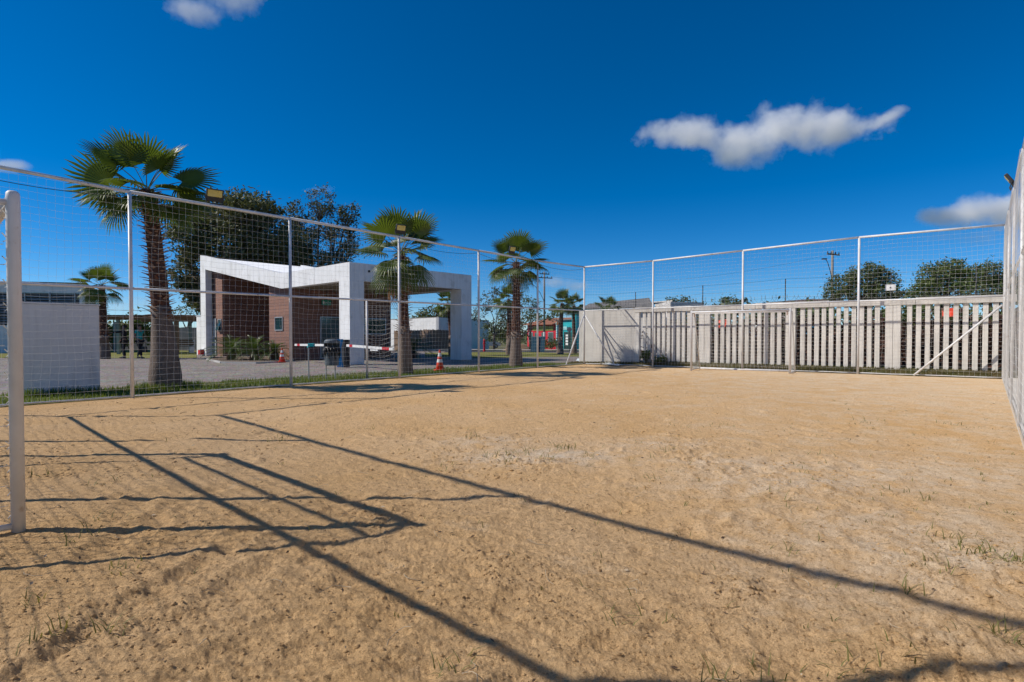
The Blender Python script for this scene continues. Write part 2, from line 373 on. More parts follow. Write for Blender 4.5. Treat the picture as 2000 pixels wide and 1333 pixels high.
pales = [(gp(1060, 890), .9, .45, 1.0), (gp(960, 862), .8, .4, .6), (gp(1850, 1080), 1.2, .6, .8), (gp(1560, 945), 1.2, .5, .8), (gp(1870, 930), 2.0, .8, .7), (gp(1290, 870), .8, .4, .6), (gp(1450, 910), 1.0, .4, .7), (gp(1750, 1020), 1.0, .5, .7), (gp(1620, 1040), .5, .3, .6)]
def make_sand():
    nA = 820
    a0, a1 = R(38), R(142)
    angs = [a0+(a1-a0)*k/nA for k in range(nA+1)]
    rest = [a1+(2*math.pi-(a1-a0))*k/60 for k in range(1, 60)]
    angs += rest
    rings = [.25, .5, .75, 1.0, 1.2, 1.35]; r = 1.42
    while r < 27.5:
        rings.append(r); r += max(.0105, .0042*r**1.18)
    nR = len(rings)-1; verts = []; faces = []; pal = []
    for a in angs:
        Rm = max(ray_to_poly(a, court)-.02, .2)
        for k in range(nR+1):
            r = min(Rm, rings[k])
            x, y = r*math.cos(a), r*math.sin(a)
            h = sand_h(x, y, r) if a <= a1 else 0
            edge = min(1, (Rm-r)/.8)
            verts.append((x, y, h*max(edge, .15)))
            p = 0
            if a <= a1:
                for c, sx, sy, am in pales:
                    q = ((x-c.x)/sx)**2+((y-c.y)/sy)**2
                    if q < 6: p = max(p, am*math.exp(-q))
            pal.append(p)
    n = nR+1; A = len(angs)
    for i in range(A):
        j = (i+1) % A
        for k in range(nR):
            if verts[i*n+k] == verts[i*n+k+1] and verts[j*n+k] == verts[j*n+k+1]: continue
            faces.append((i*n+k, i*n+k+1, j*n+k+1, j*n+k))
    me = bpy.data.meshes.new('sand'); me.from_pydata(verts, [], faces); me.materials.append(M['sand'])
    at_ = me.attributes.new('pale', 'FLOAT', 'POINT'); at_.data.foreach_set('value', pal)
    me.polygons.foreach_set('use_smooth', [True]*len(faces))
    o = bpy.data.objects.new('sand', me); COL.objects.link(o); tag(o, 'churned orange sand of the fenced pitch', 'sand', kind='structure')
make_sand()

# ------------------------------------------------------------------ surrounding ground
def terrain_z(x, y):
    t = min(1, max(0, (y-46)/34)); t = t*t*(3-2*t)
    return -.13-.72*t
def make_terrain():
    mb = MB(); xs = [-700, -400, -220, -120]+[-80+4*k for k in range(41)]+[120, 220, 400, 700]
    ys = [-300, -120, -50, -20]+[-4+4*k for k in range(30)]+[140, 200, 320, 520, 900]
    ids = [[mb.vert((x, y, terrain_z(x, y))) for x in xs] for y in ys]
    for j in range(len(ys)-1):
        for i in range(len(xs)-1): mb.face(ids[j][i], ids[j][i+1], ids[j+1][i+1], ids[j+1][i])
    tag(mb.build('ground', M['terrain'], smooth=True), 'rough grassy ground round the pitch', 'ground', kind='structure')
make_terrain()
uL = (left[0][0]-C_FL).normalized(); nL = Vector((-uL.y, uL.x, 0))          # nL points outwards?
if nL.dot(Vector((1, 0, 0))) > 0: nL = -nL
uF = (CR-C_FL).normalized(); nF = Vector((-uF.y, uF.x, 0))
if nF.y < 0: nF = -nF
def sheet(name, pts, z, m, label, cat, sub=0, kind='structure'):
    mb = MB(); mb.poly([(p[0], p[1], z) for p in pts])
    return tag(mb.build(name, m), label, cat, kind=kind)
pL = left[0][0]
# driveway: the paved court between the palms and the gatehouse
sheet('driveway', [pL+uL*30+nL*.05, pL+uL*30+nL*60, Vector((-60, 43, 0)), Vector((20, 43, 0)), C_FL+nL*.05-uL*12, C_FL+nL*.05], -.020, M['paving'], 'grey brown stone paved driveway in front of the gatehouse', 'driveway')
# far street with its pale sidewalk
sheet('street', [(-5, 40.5), (14, 40.5), (14, 44.4), (-5, 44.4)], -.004, M['asphalt'], 'strip of dark asphalt street before the coloured shops', 'street')
sheet('sidewalk', [(-5, 44.42), (14, 44.42), (14, 46), (-5, 46)], .06, M['kerb'], 'pale sidewalk strip beyond the street', 'sidewalk')
# lawns
lawnpts = [gp(-500, 699), gp(384, 699), gp(384, 686), gp(330, 683.5), gp(-500, 683.5)]
sheet('lawn', lawnpts, -.012, M['lawn'], 'sunny yellow green lawn under the pergola', 'lawn')
sheet('verge', [gp(830, 696.5), gp(935, 699), gp(1130, 696), gp(1135, 690), gp(1000, 687.5), gp(830, 689)], -.012, M['lawn'], 'grass verge with young palms across the drive', 'verge')
def strip_poly(p, q, n, w0, w1, k=24, jit=.25, seed=1):
    r_ = random.Random(seed); a = []; b_ = []
    for i in range(k+1):
        t = i/k; base = p.lerp(q, t); w = (w0+(w1-w0)*t)
        a.append(base+n*.03); b_.append(base+n*(w+jit*fbm((t*14, seed, 0), 3)))
    return a, b_
sa, sb = strip_poly(pL+uL*8, C_FL-uL*.6, nL, 2.9, 2.3, 40, .35, 2)
mb = MB()
for i in range(len(sa)-1): mb.poly([sa[i]+Vector((0, 0, .004)), sa[i+1]+Vector((0, 0, .004)), sb[i+1]+Vector((0, 0, -.012)), sb[i]+Vector((0, 0, -.012))])
tag(mb.build('grass_strip', M['strip']), 'strip of green grass along the outside of the left fence', 'grass strip', kind='structure')

# planting bed in front of the gatehouse with a pale kerb
bed = [gp(418, 698), gp(405, 703), gp(432, 709), gp(500, 710), gp(540, 708), gp(572, 705), gp(570, 699)]
sheet('planting_bed', bed, .03, M['soil'], 'brown planting bed in front of the gatehouse', 'planting bed')
mb = MB()
for i in range(len(bed)-1):
    a, b_ = bed[i], bed[i+1]; c = (a+b_)/2
    mb.box((c.x, c.y, .01), ((b_-a).length+.06, .09, .09), (b_-a))
tag(mb.build('kerb', M['kerb']), 'pale kerb edging the planting bed', 'kerb', kind='structure')

# bank of grass between far fence and slatted wall
WD = uF.copy(); WN = nF.copy(); WA = C_FL+nF*.58
def wall_a(px):
    r = (px-1000)/F; return (WA.y*r-WA.x)/(WD.x-WD.y*r)
def wp(a, off=0, z=0): return Vector((WA.x+WD.x*a+WN.x*off, WA.y+WD.y*a+WN.y*off, z))
mb = MB(); K = 60
rows = []
for i in range(K+1):
    t = i/K; a = -.9+15.5*t
    p0 = C_FL.lerp(CR, min(1, max(-.04, (t-.03)/.97*1.12)))
    p0 = C_FL+uF*(-.9+15.5*t)
    q = wp(a, .25)
    row = []
    for j in range(7):
        s = j/6; x = p0.lerp(q, s)
        z = .25*(s**.75)*(.25+.75*min(1, t*3.5)) + .035*fbm((x.x*1.4, x.y*1.4, 3), 3)*s - (.02 if j == 0 else 0)
        row.append(mb.vert((x.x+nF.x*.05*(j == 0), x.y+nF.y*.05*(j == 0), z)))
    rows.append(row)
for i in range(K):
    for j in range(6): mb.face(rows[i][j], rows[i+1][j], rows[i+1][j+1], rows[i][j+1])
M['bank'] = mat('bank_grass', (.10, .105, .030), (.155, .115, .055), 1.1, rough=1, bump=.04, bscale=18)
tag(mb.build('grass_bank', M['bank'], smooth=True), 'low dry grass bank between far fence and slatted wall', 'grass bank', kind='structure')

# red earth slope seen through the slats
mb = MB(); rows = []
for i in range(50):
    a = 2.5+17*i/49; row = []
    for j in range(8):
        s = j/7; p = wp(a, .45+9*s)
        row.append(mb.vert((p.x, p.y, -.05+1.25*min(1, s*1.6)+.22*fbm((p.x*.7, p.y*.7, 8), 4))))
    rows.append(row)
for i in range(49):
    for j in range(7): mb.face(rows[i][j], rows[i+1][j], rows[i+1][j+1], rows[i][j+1])
tag(mb.build('earth_slope', M['earth'], smooth=True), 'red brown earth slope behind the slatted wall', 'earth slope', kind='structure')

# ------------------------------------------------------------------ fences with nets
MESH = .12
def net_mesh(mb, P, U, Z, w, h, r, seed, out, amp=.055, step=MESH, sag=.03):
    """rectangular cord net from corner P, along U (unit) for w and up Z for h"""
    nu = max(2, round(w/step)); nv = max(2, round(h/step))
    r_ = random.Random(seed)
    def node(i, j):
        u = i/nu; v = j/nv
        pin = min(1, 6*min(u, 1-u, v+.02, 1-v))
        q = (i*.13+seed*3.1, j*.13, seed*1.7)
        d = mnoise.noise_vector(Vector(q))
        d2 = mnoise.noise_vector(Vector((i*.55+seed, j*.55, 4.4)))
        x = P + U*(w*u) + Z*(h*v)
        x = x + U*(d.x*amp*1.2+d2.x*.010)*pin + Z*(d.z*amp*1.0+d2.z*.010 - sag*4*u*(1-u)*(.3+.7*math.sin(math.pi*v)))*pin + out*(d.y*amp*1.5)*pin
        return x
    G = [[node(i, j) for j in range(nv+1)] for i in range(nu+1)]
    for i in range(nu+1): mb.tube(G[i], r, 3, False)
    for j in range(nv+1): mb.tube([G[i][j] for i in range(nu+1)], r, 3, False)
def fence(name, label, posts, midz, out, seed, r=.033, netr=.00145, braces=(), skip_first=False, skip_last=False, step=MESH, inside=False):
    root = thing(name, posts[0][0], label, 'fence', 'net fences around the sand pitch')
    for k, (p, z) in enumerate(posts):
        if (k == 0 and skip_first) or (k == len(posts)-1 and skip_last): continue
        mb = MB(); mb.tube([p+Vector((0, 0, -.05)), p+Vector((0, 0, z-.01))], r, 12)
        mb.build('post', M['pipe'], root, smooth=True)
    top = MB(); mid = MB(); bot = MB(); net = MB()
    n = len(posts)
    for k in range(n-1):
        (p, z), (q, y) = posts[k], posts[k+1]
        m0 = midz[0]+(midz[1]-midz[0])*k/(n-1); m1 = midz[0]+(midz[1]-midz[0])*(k+1)/(n-1)
        top.tube([p+Vector((0, 0, z)), q+Vector((0, 0, y))], r*.96, 10)
        o = out*(r+.02)
        mid.tube([p+Vector((0, 0, m0)), q+Vector((0, 0, m1))], r*.72, 8)
        w = (q-p).length; U = (q-p).normalized()
        pts = [p.lerp(q, t/8)+Vector((0, 0, .035+.015*fbm((t*.7, seed, k), 2)))+out*.02 for t in range(9)]
        bot.tube(pts, .014, 6)
        h0 = min(z, y)-.04
        Zv = Vector((0, 0, 1))
        net_mesh(net, p+Vector((0, 0, .05))+out*(-.035 if inside else .045), U, Zv, w, h0-.02, netr, seed*10+k, out, step=step, amp=.018 if inside else .055)
    top.build('top_rail', M['pipe'], root, smooth=True); mid.build('middle_rail', M['pipe'], root, smooth=True)
    bot.build('bottom_rail', M['pipe'], root, smooth=True); net.build('net', M['net'], root)
    for a, b_ in braces:
        mb = MB(); mb.tube([a, b_], r*.85, 8); mb.build('brace', M['pipe'], root, smooth=True)
    return root
Zu = lambda z: Vector((0, 0, z))
lf = fence('net_fence', 'tall white pipe and net fence running along the grass strip and the palms', left, (2.0, 2.19), nL, 1, skip_last=True,
      braces=[(C_FL+Zu(1.98)+uL*.05, C_FL+uL*1.25+Zu(.02)+nL*.05)])
ff = fence('net_fence', 'white net fence behind the far goal, in front of the slatted concrete wall', far, (2.19, 2.22), nF, 2, netr=.0018,
      braces=[(C_FL+Zu(1.98)+uF*.05, C_FL+uF*1.35+Zu(.02)+nF*.05), (CR+Zu(1.98)-uF*.05, CR-uF*1.95-nF*.06+Zu(.02))])
uR = (NR-CR).normalized(); nR_ = Vector((-uR.y, uR.x, 0))
if nR_.x < 0: nR_ = -nR_
rf = fence('net_fence', 'white net fence seen edge-on in front of the pale wall at right', right, (2.22, 2.2), nR_, 3, skip_first=True, skip_last=True, netr=.0013, r=.022, inside=True)
uN = (near[-1][0]-near[0][0]).normalized(); nN = Vector((-uN.y, uN.x, 0))
if nN.y > 0: nN = -nN
nf = fence('net_fence', 'white net fence behind the near goal, whose rails cast the long shadows on the sand', near, (2.16, 2.18), nN, 4, skip_first=True, netr=.0024)
# gate in the left fence: short jamb post and a slack net of its own
gpost = gp(717, 740); gq = left[3][0]
mb = MB(); mb.tube([gpost, gpost+Zu(2.1)], .027, 10); g0 = mb.build('gate_post', M['pipe'], lf, smooth=True)
mb = MB(); U = (gq-gpost).normalized(); net_mesh(mb, gpost+Zu(.08)+nL*.16, U, Vector((0, 0, 1)), (gq-gpost).length*.95, 1.9, .0022, 77, nL, amp=.10, sag=.10)
mb.build('gate_net', M['net'], lf)

# ------------------------------------------------------------------ goals
def goal(rootloc, ang, label):
    root = thing('football_goal', (0, 0, 0), label, 'goal', 'small white football goals')
    W, H, D, T = 3.0, 2.0, .95, .26
    for s in (-1, 1):
        mb = MB(); mb.tube([(s*W/2, 0, -.04), (s*W/2, 0, H-.045), (s*W/2, 0, H-.012), (s*W/2, 0, H)], [.034, .034, .032, .021], 16)
        mb.build('post', M['goal'], root, smooth=True, world=False)
    mb = MB(); mb.tube([(-W/2+.02, 0, H-.05), (W/2-.02, 0, H-.05)], .034, 14); mb.build('crossbar', M['goal'], root, smooth=True, world=False)
    mb = MB()
    for s in (-1, 1):
        x = s*W/2
        mb.tube([(x, .03, H-.07), (x, T, H-.09), (x, T+.05, H-.14), (x, D, .06), (x, D-.03, .03), (x, .03, .03)], .019, 8)
    mb.tube([(-W/2, T, H-.09), (W/2, T, H-.09)], .017, 8); mb.tube([(-W/2, D, .03), (W/2, D, .03)], .024, 8)
    mb.build('back_frame', M['goal'], root, smooth=True, world=False)
    for s in (-1, 1):
        mb = MB(); mb.box((s*(W/2-.09), 0, H-.13), (.012, .03, .16), (1, .6)); mb.build('bracket', M['rust'], root, world=False)
    net = MB(); back = Vector((0, D-T, -(H-.12))).normalized()
    L_ = math.hypot(D-T, H-.12)
    net_mesh(net, Vector((-W/2, D, .04)), Vector((1, 0, 0)), -back, W, L_, .0022, 31, Vector((0, 1, 0)), amp=.05, sag=.03)
    net_mesh(net, Vector((-W/2, .03, H-.08)), Vector((1, 0, 0)), Vector((0, 1, -.05)), W, T, .0022, 32, Vector((0, 0, -1)), amp=.02)
    for s in (-1, 1):
        nv = 16
        for j in range(nv+1):
            z = .04+(H-.12)*j/nv; dd = D+(T-D)*(z/H)
            net.tube([(s*W/2, .045, z), (s*W/2+s*.02, dd*.5, z-.03), (s*W/2, dd, z)], .0022, 3, False)
        for i in range(1, 8):
            y = D*i/8; zt = min(H-.09, H*(D-y)/(D-T))
            net.tube([(s*W/2, y, .03), (s*W/2+s*.02, y, zt*.5), (s*W/2, y, zt)], .0022, 3, False)
        for j in range(14):     # lacing round the posts
            z = .08+j*.135
            net.tube([(s*(W/2), .045, z), (s*(W/2)-s*.04, .02, z+.02), (s*(W/2)-.0, -.0+.05, z+.05)], .003, 4, False)
    net.build('net', M['net'], root, world=False)
    root.location = rootloc; root.rotation_euler = (0, 0, ang)
    return root
g_l, g_r = gp(1354, 724), gp(1538, 730.5)
gc = (g_l+g_r)/2; gd = (g_r-g_l).normalized()
goal(gc, math.atan2(gd.y, gd.x), 'white football goal at the far end before the slatted wall')
ng = gp(36, 1036)
ngd = Vector((-.742, .670, 0)).normalized()
goal(ng+ngd*1.5, math.atan2(ngd.y, ngd.x), 'near white football goal with one thick post close to the camera')

# ------------------------------------------------------------------ floodlights on the fence rails
def floodlight(p, face, w, h, label):
    root = thing('floodlight', p, label, 'floodlight', 'floodlights on the fence rails')
    fx = Vector(face).normalized(); side = Vector((-fx.y, fx.x, 0)).normalized(); up = fx.cross(side)
    if up.z < 0: up = -up; side = -side
    mt = Matrix((( *side, 0), (*fx, 0), (*up, 0), (0, 0, 0, 1))).transposed(); mt = mt.to_4x4()
    c = p+Zu(.04+h*.55); mt.translation = c
    mb = MB(); mb.mbox(mt, (w, .06, h)); mb.build('housing', M['dark'], root, bevel=.01)
    for k in range(7):
        pass
    mb = MB(); m2 = mt.copy(); m2.translation = c+fx*.032+up*(h*.17); mb.mbox(m2, (w*.86, .008, h*.52)); mb.build('lens', M['lens'], root)
    mb = MB(); mb.tube([p+side*(w*.46)+Zu(.01), c-up*h*.25+side*w*.53, c+side*w*.53], .010, 6); mb.tube([p-side*(w*.46)+Zu(.01), c-up*h*.25-side*w*.53, c-side*w*.53], .010, 6)
    mb.tube([p+side*(w*.5)+Zu(.01), p-side*(w*.5)+Zu(.01)], .012, 6); mb.build('bracket', M['darkmetal'], root)
    return root
def on_top_left(px):
    for (p, z), (q, y) in zip(left, left[1:]):
        r_ = (px-1000)/F; d = q-p
        den = d.x-r_*d.y
        t = (r_*p.y-p.x)/den
        if 0 <= t <= 1 and p.y+d.y*t > 0: return p.lerp(q, t)+Zu(z+(y-z)*t+.03)
face = (-nL+Vector((.0, -.35, -.45)))
floodlight(on_top_left(422), face, .31, .26, 'black floodlight with two yellow lamps on the rail beside the largest palm')
floodlight(on_top_left(783), face, .28, .26, 'black floodlight on the fence rail in front of the second palm')
floodlight(on_top_left(1000), face, .25, .26, 'small floodlight on the fence rail in front of the third palm crown')
frp = None
pr_ = right[0][0].lerp(right[-1][0], .30)
pr_ = at(1984, 345, 9.0)
t_best = min((abs(CR.lerp(NR, k/400).y-10.9), k) for k in range(360))[1]/400
pr_ = right[0][0].lerp(NR, t_best)
floodlight(pr_-nR_*.03+Zu(4.0), (-nR_+Vector((-.1, .2, -.75))), .27, .25, 'dark floodlight on the edge-on right fence against the sky')
# supply cable sagging below the left top rail
mb = MB()
for (p, z), (q, y) in zip(left, left[1:]):
    mb.tube([p.lerp(q, t/10)+Zu(z+(y-z)*t/10-.07-.14*4*(t/10)*(1-t/10))+nL*.05 for t in range(11)], .006, 5)
tag(mb.build('power_cable', M['wire']), 'thin dark cable sagging just below the left top rail', 'cable')

# ------------------------------------------------------------------ slatted concrete wall (far) and pale wall (right)
sw = thing('slatted_wall', wp(0), 'grey concrete wall with a solid end panel and bays of upright slats', 'wall')
HW = 2.27
def wbox(a0, a1, z0, z1, th, off=0):
    mb = MB(); c = wp((a0+a1)/2, off, (z0+z1)/2); mb.box(c, (a1-a0, th, z1-z0), WD); return mb
wbox(wall_a(1133), wall_a(1242), -.1, HW-.05, .16).build('solid_panel', M['concrete'], sw, bevel=.006)
bays = [(1250, 1366), (1388, 1535), (1554, 1729), (1759, 1985)]
cols = [(1242, 1250), (1366, 1388), (1535, 1554), (1729, 1759)]
for a, b_ in cols:
    a0, a1 = wall_a(a), wall_a(b_); mid_ = (a0+a1)/2
    if a1-a0 > .3:
        wbox(a0, mid_-.004, -.1, 2.08, .17).build('column', M['slat'], sw, bevel=.008); wbox(mid_+.004, a1, -.1, 2.08, .17).build('column', M['slat'], sw, bevel=.008)
    else: wbox(a0, a1, -.1, 2.08, .17).build('column', M['slat'], sw, bevel=.008)
a_s, a_e = wall_a(1242), wall_a(1985)
mb = MB()
for k in range(5):
    x0 = a_s+(a_e-a_s)*k/5; x1 = a_s+(a_e-a_s)*(k+1)/5
    mb2 = wbox(x0+.004, x1-.004, 2.083, HW+[0, -.01, .015, .0, .02][k], .20); base_ = len(mb.v); mb.v += mb2.v; mb.f += [tuple(i+base_ for i in f) for f in mb2.f]; mb.mi += mb2.mi
mb.build('top_beam', M['concrete'], sw, bevel=.008)
for a, b_ in bays:
    a0, a1 = wall_a(a), wall_a(b_); n = 12; pitch = (a1-a0)/n; mb = MB()
    for k in range(n):
        if k == 0: continue
        c = a0+pitch*k; mb.box(wp(c, rnd.uniform(-.012, .012), 1.0), (.125+rnd.uniform(-.006, .006), .09, 2.155), WD+Vector((0, rnd.uniform(-.02, .02), 0)))
    mb.build('slat_panel', M['slat'], sw, bevel=.006)
# razor wire and electric stakes on top
mb = MB()
for k in range(2):
    pts = []
    n = 900; a0, a1 = wall_a(1150), wall_a(1950)
    for i in range(n):
        t = i/n; a = a0+(a1-a0)*t; ph = t*(a1-a0)/.34*2*math.pi+k*2.2
        rr = .11+.03*math.sin(t*37+k)
        p = wp(a+.05*math.cos(ph), rr*math.cos(ph)*.8, HW+.14+rr*math.sin(ph)+.02*math.sin(t*23)); pts.append(p)
    mb.tube(pts, .0038, 3, False)
mb.build('razor_wire', M['razor'], sw)
mb = None
stk = [(1241, 571), (1372, 558), (1533, 545), (1739, 533), (1905, 520)]
tops = []
for px, py in stk:
    a = wall_a(px); b0 = wp(a, 0, HW); t_ = HW
    tz = at(px, py, b0.y).z; tops.append(b0+Zu(tz-HW))
    mb = MB(); mb.tube([b0-Zu(.1), tops[-1]], .016, 6); mb.build('stake', M['darkmetal'], sw)
mb = MB()
st = [wp(wall_a(1142), 0, tops[0].z)]+tops+[wp(wall_a(1990), 0, tops[-1].z)]
for zz in (0, -.30, -.6):
    for p, q in zip(st, st[1:]):
        mb.tube([p.lerp(q, t/6)+Zu(zz-.03*4*(t/6)*(1-t/6)) for t in range(7)], .0035 if zz == 0 else .0025, 3, False)
mb.build('fence_wire', M['wire'], sw)
b0 = tops[3]; wsn = thing('warning_sign', b0+Zu(-.55), 'small blank white plate on a stake above the slatted wall', 'sign')
mb = MB(); mb.box(at(1739, 562, b0.y-.04), (.26, .012, .18), WD); mb.build('plate', M['white'], wsn)
mb = MB(); mb.box(at(1739, 562, b0.y-.05), (.035, .014, .035), WD); mb.build('bolt', M['darkmetal'], wsn)

# tall pale wall close behind the right-hand fence
rw = thing('boundary_wall', CR, 'tall pale rendered wall close behind the edge-on right fence', 'wall')
mb = MB(); p0 = CR-uR*.25+nR_*.42; p1 = NR+uR*3+nR_*.30
d_ = (p1-p0); c = (p0+p1)/2
mb.hexa([p0-Zu(.1), p1-Zu(.1), p1+nR_*.2-Zu(.1), p0+nR_*.2-Zu(.1), p0+Zu(3.95), p1+Zu(2.50), p1+nR_*.2+Zu(2.50), p0+nR_*.2+Zu(3.95)]); mb.build('wall_body', M['palewall'], rw)
mb = MB(); e_ = nR_*.02; mb.hexa([p0-e_+Zu(3.952), p1-e_+Zu(2.502), p1+nR_*.22+Zu(2.502), p0+nR_*.22+Zu(3.952), p0-e_+Zu(4.01), p1-e_+Zu(2.56), p1+nR_*.22+Zu(2.56), p0+nR_*.22+Zu(4.01)]); mb.build('coping', M['rust'], rw)
mb = MB()
for k in range(8):
    t_ = k/8+.03; q = CR.lerp(NR, t_)+nR_*.36; hh = 3.85-1.25*t_; mb.box((q.x, q.y, hh/2-.05), (.22, .14, hh+.1), d_)
mb.build('pilaster', M['palewall'], rw)
mb = MB(); mb.prism([CR+nR_*.05+Zu(-.1), NR+nR_*.05+Zu(-.1), NR+nR_*.30+Zu(-.1), CR+nR_*.40+Zu(-.1)], (0, 0, .14)); tag(mb.build('kerb', M['concrete']), 'concrete kerb under the right fence', 'kerb', kind='structure')

# ------------------------------------------------------------------ gatehouse
GO = Vector((-6.50, 22.40, 0)); GT = Vector((-.735, .678, 0)).normalized(); GS = Vector((.678, .735, 0)).normalized()
def G(t, s, z=0): return GO+GT*t+GS*s+Vector((0, 0, z))
gh = thing('gatehouse', GO, 'white gatehouse with a folded white fascia, clay clad walls and open drive-through canopy', 'gatehouse')
DW = 6.67
fasc = MB()   # folded front and rear fascia, including legs
def fascia(s0, s1):
    pr_ = [(0, 0), (.8, 0), (.8, 3.4), (6.0, 3.4), (15.87, 5.1), (15.87, 0), (16.7, 0), (16.7, 6.02), (6.0, 4.12), (0, 4.12)]
    fasc.prism([G(t, s0, z) for t, z in pr_], GS*(s1-s0))
fascia(0, .34)
# rear portal: only the beam and the right leg
prr = [(0, 0), (.8, 0), (.8, 3.4), (6.0, 3.4), (16.7, 5.1), (16.7, 6.02), (6.0, 4.12), (0, 4.12)]
fasc.prism([G(t, DW-.34, z) for t, z in prr], GS*.34)
# side beam of the canopy and thickened corner legs
fasc.prism([G(0, .343, 3.4), G(.34, .343, 3.4), G(.34, DW-.343, 3.4), G(0, DW-.343, 3.4)], (0, 0, .72))
fasc.prism([G(.002, .343, 0), G(.797, .343, 0), G(.797, .66, 0), G(.002, .66, 0)], (0, 0, 3.396))
fasc.prism([G(.002, DW-.66, 0), G(.797, DW-.66, 0), G(.797, DW-.343, 0), G(.002, DW-.343, 0)], (0, 0, 3.396))
fasc.prism([G(16.38, .343, 0), G(16.7, .343, 0), G(16.7, DW-.343, 0), G(16.38, DW-.343, 0)], (0, 0, 5.55))
fasc.build('fascia', M['white'], gh)
mb = MB()
mb.prism([G(.36, .345, 3.78), G(6.0, .345, 3.78), G(6.0, DW-.345, 3.78), G(.36, DW-.345, 3.78)], (0, 0, .12))
nr = 54
for k in range(nr):   # standing-seam sheets up the slope
    s0 = .345+(DW-.69)*k/nr; s1 = .345+(DW-.69)*(k+.5)/nr; s2 = .345+(DW-.69)*(k+1)/nr
    mb.poly([G(6.0, s0, 3.98), G(6.0, s1, 4.02), G(16.65, s1, 5.92), G(16.65, s0, 5.88)]); mb.poly([G(6.0, s1, 4.02), G(6.0, s2, 3.98), G(16.65, s2, 5.88), G(16.65, s1, 5.92)])
mb.build('roof', M['roofmetal'], gh)
M['soffit'] = mat('soffit_boards', (.30, .26, .19), (.22, .185, .13), 3, rough=.9, bump=.004, stretch=(.4, 8, 1))
mb = MB(); mb.prism([G(.36, .345, 3.48), G(5.99, .345, 3.48), G(5.99, DW-.345, 3.48), G(.36, DW-.345, 3.48)], (0, 0, .05))
mb.prism([G(6.01, .345, 3.50), G(16.36, .345, 5.28), G(16.36, DW-.345, 5.28), G(6.01, DW-.345, 3.50)], (0, 0, .05))
for k in range(9):
    s = .7+k*.64; mb.prism([G(.5, s, 3.40), G(5.9, s, 3.40), G(5.9, s+.06, 3.40), G(.5, s+.06, 3.40)], (0, 0, .078))
mb.build('soffit', M['soffit'], gh)
# clay-clad volumes
def hz(t): return 3.49 if t < 6 else 3.49+(t-6.0)*.172
def volume(t0, t1, s0, s1):
    mb = MB(); mb.hexa([G(t0, s0, -.05), G(t0, s1, -.05), G(t1, s1, -.05), G(t1, s0, -.05), G(t0, s0, hz(t0)), G(t0, s1, hz(t0)), G(t1, s1, hz(t1)), G(t1, s0, hz(t1))])
    return mb.build('clay_wall', M['brick'], gh)
volume(14.45, 16.36, .42, 6.2)
volume(6.10, 8.28, .42, 6.25)
volume(8.29, 14.44, 4.6, 6.2)
def gwin(t0, t1, s, z0, z1, kind='glass', side=False, tilt=0.0):
    e = .05
    def P(t, d, z): return G(t, s-d, z) if not side else G(s-d, t, z)
    mb = MB()
    for (a, b_, c, d) in ((t0, t0+e, z0, z1), (t1-e, t1, z0, z1), (t0+e, t1-e, z0, z0+e), (t0+e, t1-e, z1-e, z1)):
        mb.hexa([P(a, .003, c), P(b_, .003, c), P(b_, .045, c), P(a, .045, c), P(a, .003, d), P(b_, .003, d), P(b_, .045, d), P(a, .045, d)])
    fr = mb.build('window' if kind != 'door' else 'door', M['frame'], gh)
    mb = MB(); mb.hexa([P(t0+e, .006, z0+e), P(t1-e, .006, z0+e), P(t1-e, .018+tilt, z0+e), P(t0+e, .018+tilt, z0+e), P(t0+e, .006, z1-e), P(t1-e, .006, z1-e), P(t1-e, .018, z1-e), P(t0+e, .018, z1-e)])
    mb.build('pane', M['glass' if kind == 'glass' else 'greenglass'], fr)
    return fr
gwin(6.72, 7.58, .42, 1.42, 2.10, 'glass')
gwin(14.55, 15.1, .42, 1.45, 2.15, 'glass', tilt=.18)
gwin(2.0, 3.1, 6.10, .02, 2.14, 'door', side=True)
gwin(4.5, 5.9, 6.10, 1.25, 2.12, 'glass', side=True)
mb = MB(); mb.hexa([G(15.35, .417, .0), G(15.85, .417, .0), G(15.85, .37, 0), G(15.35, .37, 0), G(15.35, .417, 2.2), G(15.85, .417, 2.2), G(15.85, .37, 2.2), G(15.35, .37, 2.2)])
dr = mb.build('door', M['grey_metal'], gh)
mb = MB(); c = G(15.42, .35, 1.02); mb.box(c, (.03, .05, .14), GT); mb.build('handle', M['darkmetal'], dr)
# exit sign on a bracket, green box with white lettering
es = thing('exit_sign', G(5.6, 2.25, 2.72), 'green exit sign hanging above the glass door of the gatehouse', 'sign')
mb = MB(); c = G(5.98, 2.3, 2.83); mb.box(c, (.50, .05, .25), GS); mb.build('sign_box', M['exitgreen'], es)
def text(body, loc, xdir, size, m, parent, name='lettering', depth=.004, align='CENTER'):
    cu = bpy.data.curves.new(name, 'FONT'); cu.body = body; cu.size = size; cu.extrude = depth; cu.align_x = align; cu.align_y = 'CENTER'
    tmp = bpy.data.objects.new(name+'_src', cu); COL.objects.link(tmp)
    dg = bpy.context.evaluated_depsgraph_get(); me = bpy.data.meshes.new_from_object(tmp.evaluated_get(dg))
    bpy.data.objects.remove(tmp); bpy.data.curves.remove(cu)
    me.materials.clear(); me.materials.append(m); me.name = name
    x = Vector(xdir).normalized(); z = Vector((0, 0, 1)); y = z; nrm = x.cross(z)
    mt = Matrix(((x.x, z.x, nrm.x, loc[0]), (x.y, z.y, nrm.y, loc[1]), (x.z, z.z, nrm.z, loc[2]), (0, 0, 0, 1)))
    me.transform(mt)
    org = Vector((0, 0, 0)); p = parent
    while p is not None: org = org+p.location; p = p.parent
    me.transform(Matrix.Translation(-org))
    o = bpy.data.objects.new(name, me); COL.objects.link(o); o.parent = parent
    return o
tl = c - GT*.030
text('SAÍDA', tl+GS*.07, GS, .13, M['letter'], es)
